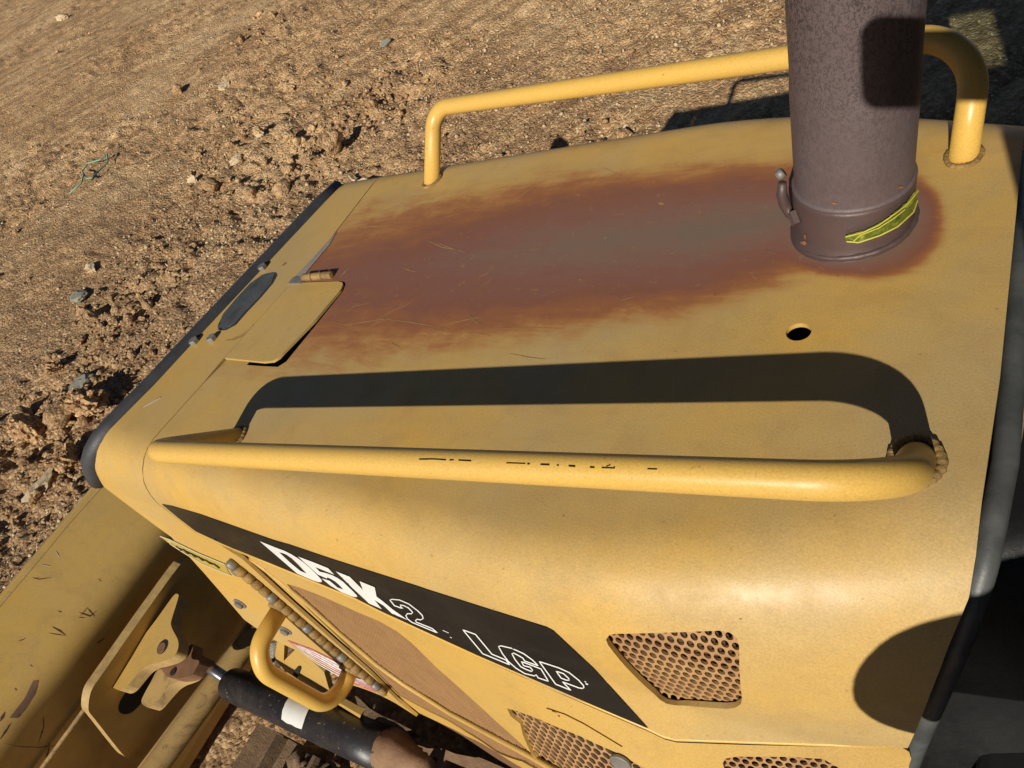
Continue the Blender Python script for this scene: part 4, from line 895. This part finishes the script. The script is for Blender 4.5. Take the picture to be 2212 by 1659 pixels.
def height(X, Y):
    u = X * sdir[0] + Y * sdir[1]; v = -X * sdir[1] + Y * sdir[0]
    wv_ = vnoise(X * .5, Y * .5, 91) * .8
    h = (fbm(X * .35, Y * .35, 3, 5) - .5) * .16
    rut = fbm(u * .45, (v + wv_) * 3.6, 4, 21, .55); fl = np.clip((vnoise(X * .45 + 3, Y * .45, 33) - .25) * 2, 0.15, 1)
    h = h + (rut - .5) * .115 * fl
    fine = fbm(X * 14, Y * 14, 4, 41, .6, ridge=False); lump = fbm(X * 5.5, Y * 5.5, 4, 61, .55)
    cm = clod_mask(X, Y); rough = np.clip((fbm(X * .9, Y * .9, 3, 77) - .42) * 4, 0.12, 1)
    h = h + (fine - .5) * (.010 + .060 * rough) + (lump - .5) * (.035 + .075 * rough + .10 * cm)
    cr = fbm(u * 3.0, v * 16, 3, 121, .6); h = h + (cr - .5) * .034 * (1 - rough * .5)
    pit = np.clip(vnoise(X * 9 + 4, Y * 9, 140) - .70, 0, 1) * cm; return h - pit * .22
C0 = cw[:2]
ang = np.radians(np.concatenate([np.arange(0, 72, 3.0), np.arange(72, 205, .125), np.arange(205, 361, 3.0)])); ang[-1] = 2 * math.pi
rad = [0.25]; 
while rad[-1] < 600: r_ = rad[-1]; rad.append(r_ * (1.0052 if 1.6 < r_ < 32 else 1.04))
rad = np.array(rad); A_, R_ = np.meshgrid(ang, rad); X = C0[0] + R_ * np.cos(A_); Y = C0[1] + R_ * np.sin(A_); X[:, -1] = X[:, 0]; Y[:, -1] = Y[:, 0]
H = height(X, Y); near = np.exp(-((X - .3) ** 2 / 2.2 ** 2 + Y ** 2 / 1.1 ** 2) ** 2); H = H * (1 - .6 * near) - .02; H *= np.interp(R_, [0, 40, 120], [1, 1, .3])
na, nr_ = len(ang), len(rad); me = bpy.data.meshes.new('ground'); me.vertices.add(na * nr_); me.vertices.foreach_set('co', np.stack([X, Y, H], -1).astype(np.float32).ravel())
i, j = np.meshgrid(np.arange(nr_ - 1), np.arange(na - 1), indexing='ij'); q = np.stack([i * na + j, (i + 1) * na + j, (i + 1) * na + j + 1, i * na + j + 1], -1).reshape(-1, 4)
me.loops.add(q.size); me.loops.foreach_set('vertex_index', q.ravel().astype(np.int32)); me.polygons.add(len(q)); me.polygons.foreach_set('loop_start', np.arange(0, q.size, 4, dtype=np.int32)); me.polygons.foreach_set('loop_total', np.full(len(q), 4, np.int32)); me.update(calc_edges=True)
def dirt_mat(name, pale=0.0):
    m, n, b = new_mat(name); tc = N(n, 'ShaderNodeTexCoord'); v = tc.outputs['Object']
    mp = N(n, 'ShaderNodeMapping'); a_ = math.atan2(sdir[1], sdir[0]); mp.inputs['Rotation'].default_value = (0, 0, -a_); n.links.new(v, mp.inputs[0])
    mp2 = N(n, 'ShaderNodeMapping'); mp2.inputs['Scale'].default_value = (.4, 3.0, 1); n.links.new(mp.outputs[0], mp2.inputs[0])
    big = noise(n, v, .55, 4, .6, .5); streak = noise(n, mp2.outputs[0], 1.7, 8, .7, .6); mid = noise(n, v, 9, 7, .7, .3); fine = noise(n, v, 75, 5, .75)
    msk = math_(n, 'ADD', math_(n, 'MULTIPLY', streak, .62), math_(n, 'MULTIPLY', big, .40))
    c = ramp(n, msk, [(0.435, (0.27, 0.125, 0.040)), (0.485, (0.48, 0.25, 0.092)), (0.525, (0.76, 0.46, 0.20)), (0.59, (0.94, 0.65, 0.34))])
    c = mix(n, ramp(n, mid, [(0.47, 0.0), (0.70, .55)]), c, (0.74, 0.50, 0.245))
    c = mix(n, ramp(n, noise(n, v, 2.6, 6, .75, .5), [(0.57, 0.0), (0.66, .55)]), c, (0.24, 0.125, 0.052))
    c = mix(n, ramp(n, noise(n, v, 1.6, 5, .7), [(0.62, 0.0), (0.70, .5)]), c, (0.36, 0.28, 0.15))
    mp3 = N(n, 'ShaderNodeMapping'); mp3.inputs['Scale'].default_value = (4, 15, 1); n.links.new(mp.outputs[0], mp3.inputs[0])
    c = mix(n, math_(n, 'MULTIPLY', ramp(n, noise(n, mp3.outputs[0], 1.6, 5, .7, .4), [(0.62, 0.0), (0.68, .75)]), ramp(n, big, [(.45, 0), (.6, 1)])), c, (0.86, 0.70, 0.46))
    dx = N(n, 'ShaderNodeVectorMath', operation='DISTANCE'); n.links.new(v, dx.inputs[0]); dpt = gpt(20, 900); dx.inputs[1].default_value = (float(dpt[0]), float(dpt[1]), 0)
    dm = math_(n, 'ADD', math_(n, 'MULTIPLY', dx.outputs['Value'], .20), math_(n, 'MULTIPLY', math_(n, 'SUBTRACT', noise(n, v, 1.1, 6, .7, .5), .5), 1.6))
    c = mix(n, ramp(n, dm, [(0.25, .82), (0.85, 0.0)]), c, mix(n, streak, (0.15, 0.070, 0.026), (0.42, 0.235, 0.10)))
    vo = N(n, 'ShaderNodeTexVoronoi'); vo.inputs['Scale'].default_value = 55; n.links.new(v, vo.inputs['Vector'])
    c = mix(n, .46, c, ramp(n, vo.outputs['Color'], [(0.12, (0.07, 0.032, 0.012)), (0.30, (0.34, 0.17, 0.07)), (0.62, (0.52, 0.29, 0.125)), (0.80, (0.92, 0.68, 0.38))]))
    c = mix(n, .22, c, mix(n, fine, (0.03, 0.018, 0.01), (0.95, 0.72, 0.48)))
    sp = ramp(n, noise(n, v, 38, 2, .5), [(0.66, 0.0), (0.70, .8)]); c = mix(n, sp, c, (0.78, 0.62, 0.38))
    if pale: c = mix(n, pale, c, (0.60, 0.44, 0.24))
    n.links.new(c, b.inputs['Base Color']); b.inputs['Roughness'].default_value = .95; b.inputs['Specular IOR Level'].default_value = .15
    hh = math_(n, 'ADD', math_(n, 'MULTIPLY', fine, .4), math_(n, 'MULTIPLY', mid, 1.0)); hh = math_(n, 'ADD', hh, math_(n, 'MULTIPLY', noise(n, mp3.outputs[0], 3.0, 6, .65, .3), 2.2)); hh = math_(n, 'ADD', hh, math_(n, 'MULTIPLY', vo.outputs['Distance'], -.7))
    bump(n, b, hh, 1.0, .018); return m
M['dirt'] = dirt_mat('dirt'); M['clod'] = dirt_mat('dirt_clods', .08)
me.materials.append(M['dirt']); go = bpy.data.objects.new('ground', me); col.objects.link(go); go['kind'] = 'structure'
def hz(x, y):
    xa, ya = np.array([x]), np.array([y]); h = height(xa, ya)[0]; nr = math.exp(-((x - .3) ** 2 / 2.2 ** 2 + y ** 2 / 1.1 ** 2) ** 2); return h * (1 - .6 * nr) - .02
M['pale'] = plain('pale_stone', (0.66, 0.53, 0.34), (0.46, 0.34, 0.20), .9, 14, 0, .5, .01); M['slate'] = plain('grey_green_stone', (0.24, 0.25, 0.20), (0.34, 0.31, 0.23), .85, 10, 0, .5, .01)
# clods
def ico(sub):
    bm = bmesh.new(); bmesh.ops.create_icosphere(bm, subdivisions=sub, radius=1); V = np.array([tuple(v.co) for v in bm.verts]); Fc = np.array([[v.index for v in f.verts] for f in bm.faces]); bm.free(); return V, Fc
def rock_var(sub, k):
    V0, Fc = ico(sub); out = []
    for i in range(k):
        P = V0.copy()
        for _ in range(10):
            n_ = rng.normal(size=3); n_ /= np.linalg.norm(n_); d = rng.uniform(.42, .88); t = P @ n_; P -= np.clip(t - d, 0, None)[:, None] * n_
        P *= (1 + rng.normal(size=(len(P), 1)) * .09); P *= rng.uniform(.65, 1.2, 3); out.append(P)
    return out, Fc
def scatter(name, n, sizef, sub, posf, mat):
    vs, Fc = rock_var(sub, 14); nv = len(vs[0]); P = np.zeros((n, nv, 3), np.float32)
    for i in range(n):
        x, y = posf(); s = sizef(); a = rng.uniform(0, 6.28); b = vs[rng.integers(14)]; ca_, sa_ = math.cos(a), math.sin(a); q = b * s
        P[i, :, 0] = q[:, 0] * ca_ - q[:, 1] * sa_ + x; P[i, :, 1] = q[:, 0] * sa_ + q[:, 1] * ca_ + y; P[i, :, 2] = q[:, 2] * .75; P[i, 0, 0] += 0
    cx_, cy_ = P[:, :, 0].mean(1), P[:, :, 1].mean(1); h = height(cx_.astype(float), cy_.astype(float)); nr = np.exp(-((cx_ - .3) ** 2 / 2.2 ** 2 + cy_ ** 2 / 1.1 ** 2) ** 2); h = h * (1 - .6 * nr) - .02
    P[:, :, 2] += (h + .25 * (P[:, :, 2].max(1) - P[:, :, 2].min(1)))[:, None]
    Fa = (Fc[None] + (np.arange(n) * nv)[:, None, None]).reshape(-1, 3); me = bpy.data.meshes.new(name); me.vertices.add(n * nv); me.vertices.foreach_set('co', P.ravel())
    me.loops.add(Fa.size); me.loops.foreach_set('vertex_index', Fa.ravel().astype(np.int32)); me.polygons.add(len(Fa)); me.polygons.foreach_set('loop_start', np.arange(0, Fa.size, 3, dtype=np.int32)); me.polygons.foreach_set('loop_total', np.full(len(Fa), 3, np.int32)); me.update(calc_edges=True)
    me.materials.append(mat); o = bpy.data.objects.new(name, me); col.objects.link(o); o['kind'] = 'stuff'; o['label'] = 'loose ' + name.replace('_', ' ') + ' strewn over the graded ground'; return o
def img_pos(u0, u1, v0, v1):
    def f():
        while True:
            p = gpt(rng.uniform(u0, u1), rng.uniform(v0, v1))
            if np.linalg.norm(p[:2] - C0) < 26: return p[0], p[1]
    return f
allp = img_pos(-250, 2300, -150, 1300)
def mixpos():
    for _ in range(30):
        x, y = allp(); m = vnoise(np.array([x * .9]), np.array([y * .9]), 77)[0]
        if rng.uniform() < np.clip((m - .3) * 2.2, .08, 1): return x, y
    return x, y
def clpos():
    c, r, a = clw[rng.integers(len(clw))]; return c[0] + rng.normal() * r * .5, c[1] + rng.normal() * r * .5
scatter('dirt_crumbs', 30000, lambda: float(np.clip(rng.lognormal(-5.0, .45), .003, .022)), 1, mixpos, M['clod'])
scatter('dirt_crumbs', 2200, lambda: float(np.clip(rng.lognormal(-4.3, .5), .006, .04)), 1, clpos, M['clod'])
scatter('pale_grit', 15000, lambda: float(np.clip(rng.lognormal(-4.85, .45), .004, .022)), 1, mixpos, M['pale'])
scatter('dirt_clods', 170, lambda: float(np.clip(rng.lognormal(-3.5, .6), .012, .12)), 3, clpos, M['dirt'])
scatter('dirt_clods', 500, lambda: float(np.clip(rng.lognormal(-3.9, .4), .012, .05)), 2, mixpos, M['dirt'])
def stone(u, v, s, mat, label, flat=.6, sub=3):
    vs, Fc = rock_var(sub, 1); p = gpt(u, v); x, y = p[0], p[1]; me = mesh('stone', vs[0] * np.array([s, s * .75, s * flat]), Fc); o = obj('stone', me, mat); o.location = (x, y, hz(x, y) + s * flat * .45); o.rotation_euler = (0, 0, rng.uniform(0, 6))
    o['label'] = label; o['category'] = 'stone'; o['group'] = 'loose stones on the graded ground'
stone(479, 182, .085, M['pale'], 'pale angular stone lying left of the dark clod patch near the top')
stone(563, 296, .06, M['pale'], 'small pale stone halfway between the handrail foot and the dark clods')
stone(413, 385, .06, M['pale'], 'pale chip of stone standing on edge beyond the fuel door corner', .8)
stone(507, 342, .07, M['pale'], 'rounded buff stone right of the chip that stands on edge')
stone(139, 45, .20, M['pale'], 'low pinkish stone slab near the upper left corner', .35)
stone(196, 580, .075, M['pale'], 'pale round stone with a long shadow left of the guard trim')
stone(170, 640, .11, M['slate'], 'flaky greyish stone below the pale round one', .35)
stone(176, 832, .13, M['slate'], 'grey-green split stone above the large brown clods', .35)
stone(94, 1045, .12, M['pale'], 'flat pale stone just beyond the top edge of the blade', .35)
stone(830, 90, .09, M['slate'], 'grey-white flaked stone above the handrail near the top', .4)
def clod(u, v, s, label):
    vs, Fc = rock_var(4, 1); P = vs[0]; d = (vnoise(P[:, 0] * 4 + u, P[:, 1] * 4 + P[:, 2] * 3, 5) - .5) * .35; P = P * (1 + d)[:, None] * s; p = gpt(u, v); me = mesh('dirt_clod', P, Fc); o = obj('dirt_clod', me, M['dirt']); o.location = (p[0], p[1], hz(p[0], p[1]) + s * .3)
    o['label'] = label; o['category'] = 'clod'; o['group'] = 'large clods of earth beside the blade'
clod(190, 885, .17, 'large crumbly brown clod nearest the trim strip'); clod(135, 905, .13, 'brown clod just left of the largest one'); clod(250, 905, .10, 'smaller clod tucked against the trim strip')
clod(150, 1000, .13, 'dark clod above the corner of the blade'); clod(60, 930, .11, 'clod at the left end of the clod row'); clod(120, 800, .09, 'clod uphill of the grey-green split stone')
vs_, Fk = rock_var(2, 12); nm_ = 7000; nv_ = len(vs_[0]); P = np.zeros((nm_, nv_, 3))
for i in range(nm_):
    sx = float(np.clip(rng.lognormal(-4.3, .5), .006, .05)); P[i] = vs_[rng.integers(12)] * sx + np.array([float(rng.choice([rng.uniform(-.45, .45), rng.uniform(-.45, 1.3)])), rng.choice([rng.uniform(-1.12, -.56), rng.uniform(-.72, -.56)]), tz + .006 + rng.uniform(0, .02)])
Fa = (Fk[None] + (np.arange(nm_) * nv_)[:, None, None]).reshape(-1, 3); me_ = bpy.data.meshes.new('mud'); me_.vertices.add(nm_ * nv_); me_.vertices.foreach_set('co', P.astype(np.float32).ravel()); me_.loops.add(Fa.size); me_.loops.foreach_set('vertex_index', Fa.ravel().astype(np.int32)); me_.polygons.add(len(Fa)); me_.polygons.foreach_set('loop_start', np.arange(0, Fa.size, 3, dtype=np.int32)); me_.polygons.foreach_set('loop_total', np.full(len(Fa), 3, np.int32)); me_.update(calc_edges=True)
obj('mud', me_, M['mud'], trk)['kind'] = 'stuff'
# green twine and a curled white root
def wirecurve(name, pts, r, mat, label, cat):
    P = []
    for u, v, h in pts: p = gpt(u, v); P.append(np.array([p[0], p[1], hz(p[0], p[1]) + h]))
    P = np.array(P); t = np.linspace(0, len(P) - 1, len(P) * 6); Q = np.stack([np.interp(t, range(len(P)), P[:, k]) for k in range(3)], 1); o = tube(name, Q, r, mat, None, 6); o['label'] = label; o['category'] = cat
M['green'] = plain('green_twine', (0.14, 0.30, 0.17), (0.30, 0.46, 0.30), .7, 60)
wirecurve('twine', [(152, 418, .03), (168, 410, .04), (182, 400, .05), (188, 385, .06), (180, 372, .05), (195, 360, .06), (222, 352, .07), (238, 340, .05), (236, 355, .04), (218, 372, .05), (205, 392, .05), (192, 392, .05), (184, 378, .06)], .008, M['green'], 'tangle of thin green twine lying on the bare dirt', 'twine')
wirecurve('root', [(752, 376, .03), (760, 386, .03), (772, 388, .03), (784, 382, .04), (796, 386, .03), (803, 394, .02)], .010, M['pale'], 'pale curled root on the dirt just past the corner of the guard', 'root')

# ------------------------------------------------------------------ leaf caught on the exhaust collar
M['leaf'] = None
m, n, b = new_mat('yellow_green_leaf'); v = coords(n); f = noise(n, v, 40, 5, .7, .6)
n.links.new(ramp(n, f, [(0.40, (0.035, 0.055, 0.008)), (0.54, (0.13, 0.16, 0.018)), (0.64, (0.34, 0.34, 0.04)), (0.74, (0.62, 0.56, 0.08))]), b.inputs['Base Color']); b.inputs['Roughness'].default_value = .4; bump(n, b, f, .8, .004); M['leaf'] = m
M['leafedge'] = plain('pale_leaf_edge', (0.62, 0.56, 0.10), (0.42, 0.42, 0.06), .5, 80)
lf = patch('leaf', [z3t([(1100, 1450), (1130, 1440), (1210, 1420), (1290, 1380), (1350, 1345), (1400, 1300), (1460, 1250), (1500, 1200), (1522, 1172), (1518, 1240), (1495, 1305), (1450, 1355), (1400, 1398), (1300, 1448), (1180, 1490), (1110, 1485)])], BVp, .004, M['leaf'], None, 4, .0006)
for q_, w_ in ((z3t([(1105, 1452), (1210, 1422), (1290, 1382), (1400, 1302), (1460, 1252), (1518, 1180)]), 2.6), (z3t([(1112, 1480), (1180, 1486), (1300, 1445), (1400, 1394), (1490, 1310), (1512, 1240)]), 3.0), (z3t([(1150, 1478), (1190, 1440), (1290, 1400), (1380, 1340), (1440, 1290)]), 2.2)): strokes('leaf_vein', [(q_, w_, False, 3)], BVp, .0052, M['leafedge'], lf)
lf['label'] = 'crumpled yellow-green leaf plastered against the foot of the exhaust pipe'; lf['category'] = 'leaf'
for vv in lf.data.vertices: vv.co += Vector(rng.normal(size=3) * .00025)
lf.matrix_world = Matrix.Translation((0, 0, HH)) @ Matrix.Rotation(-TILT, 4, 'Y') @ Matrix.Scale(SCL, 4)
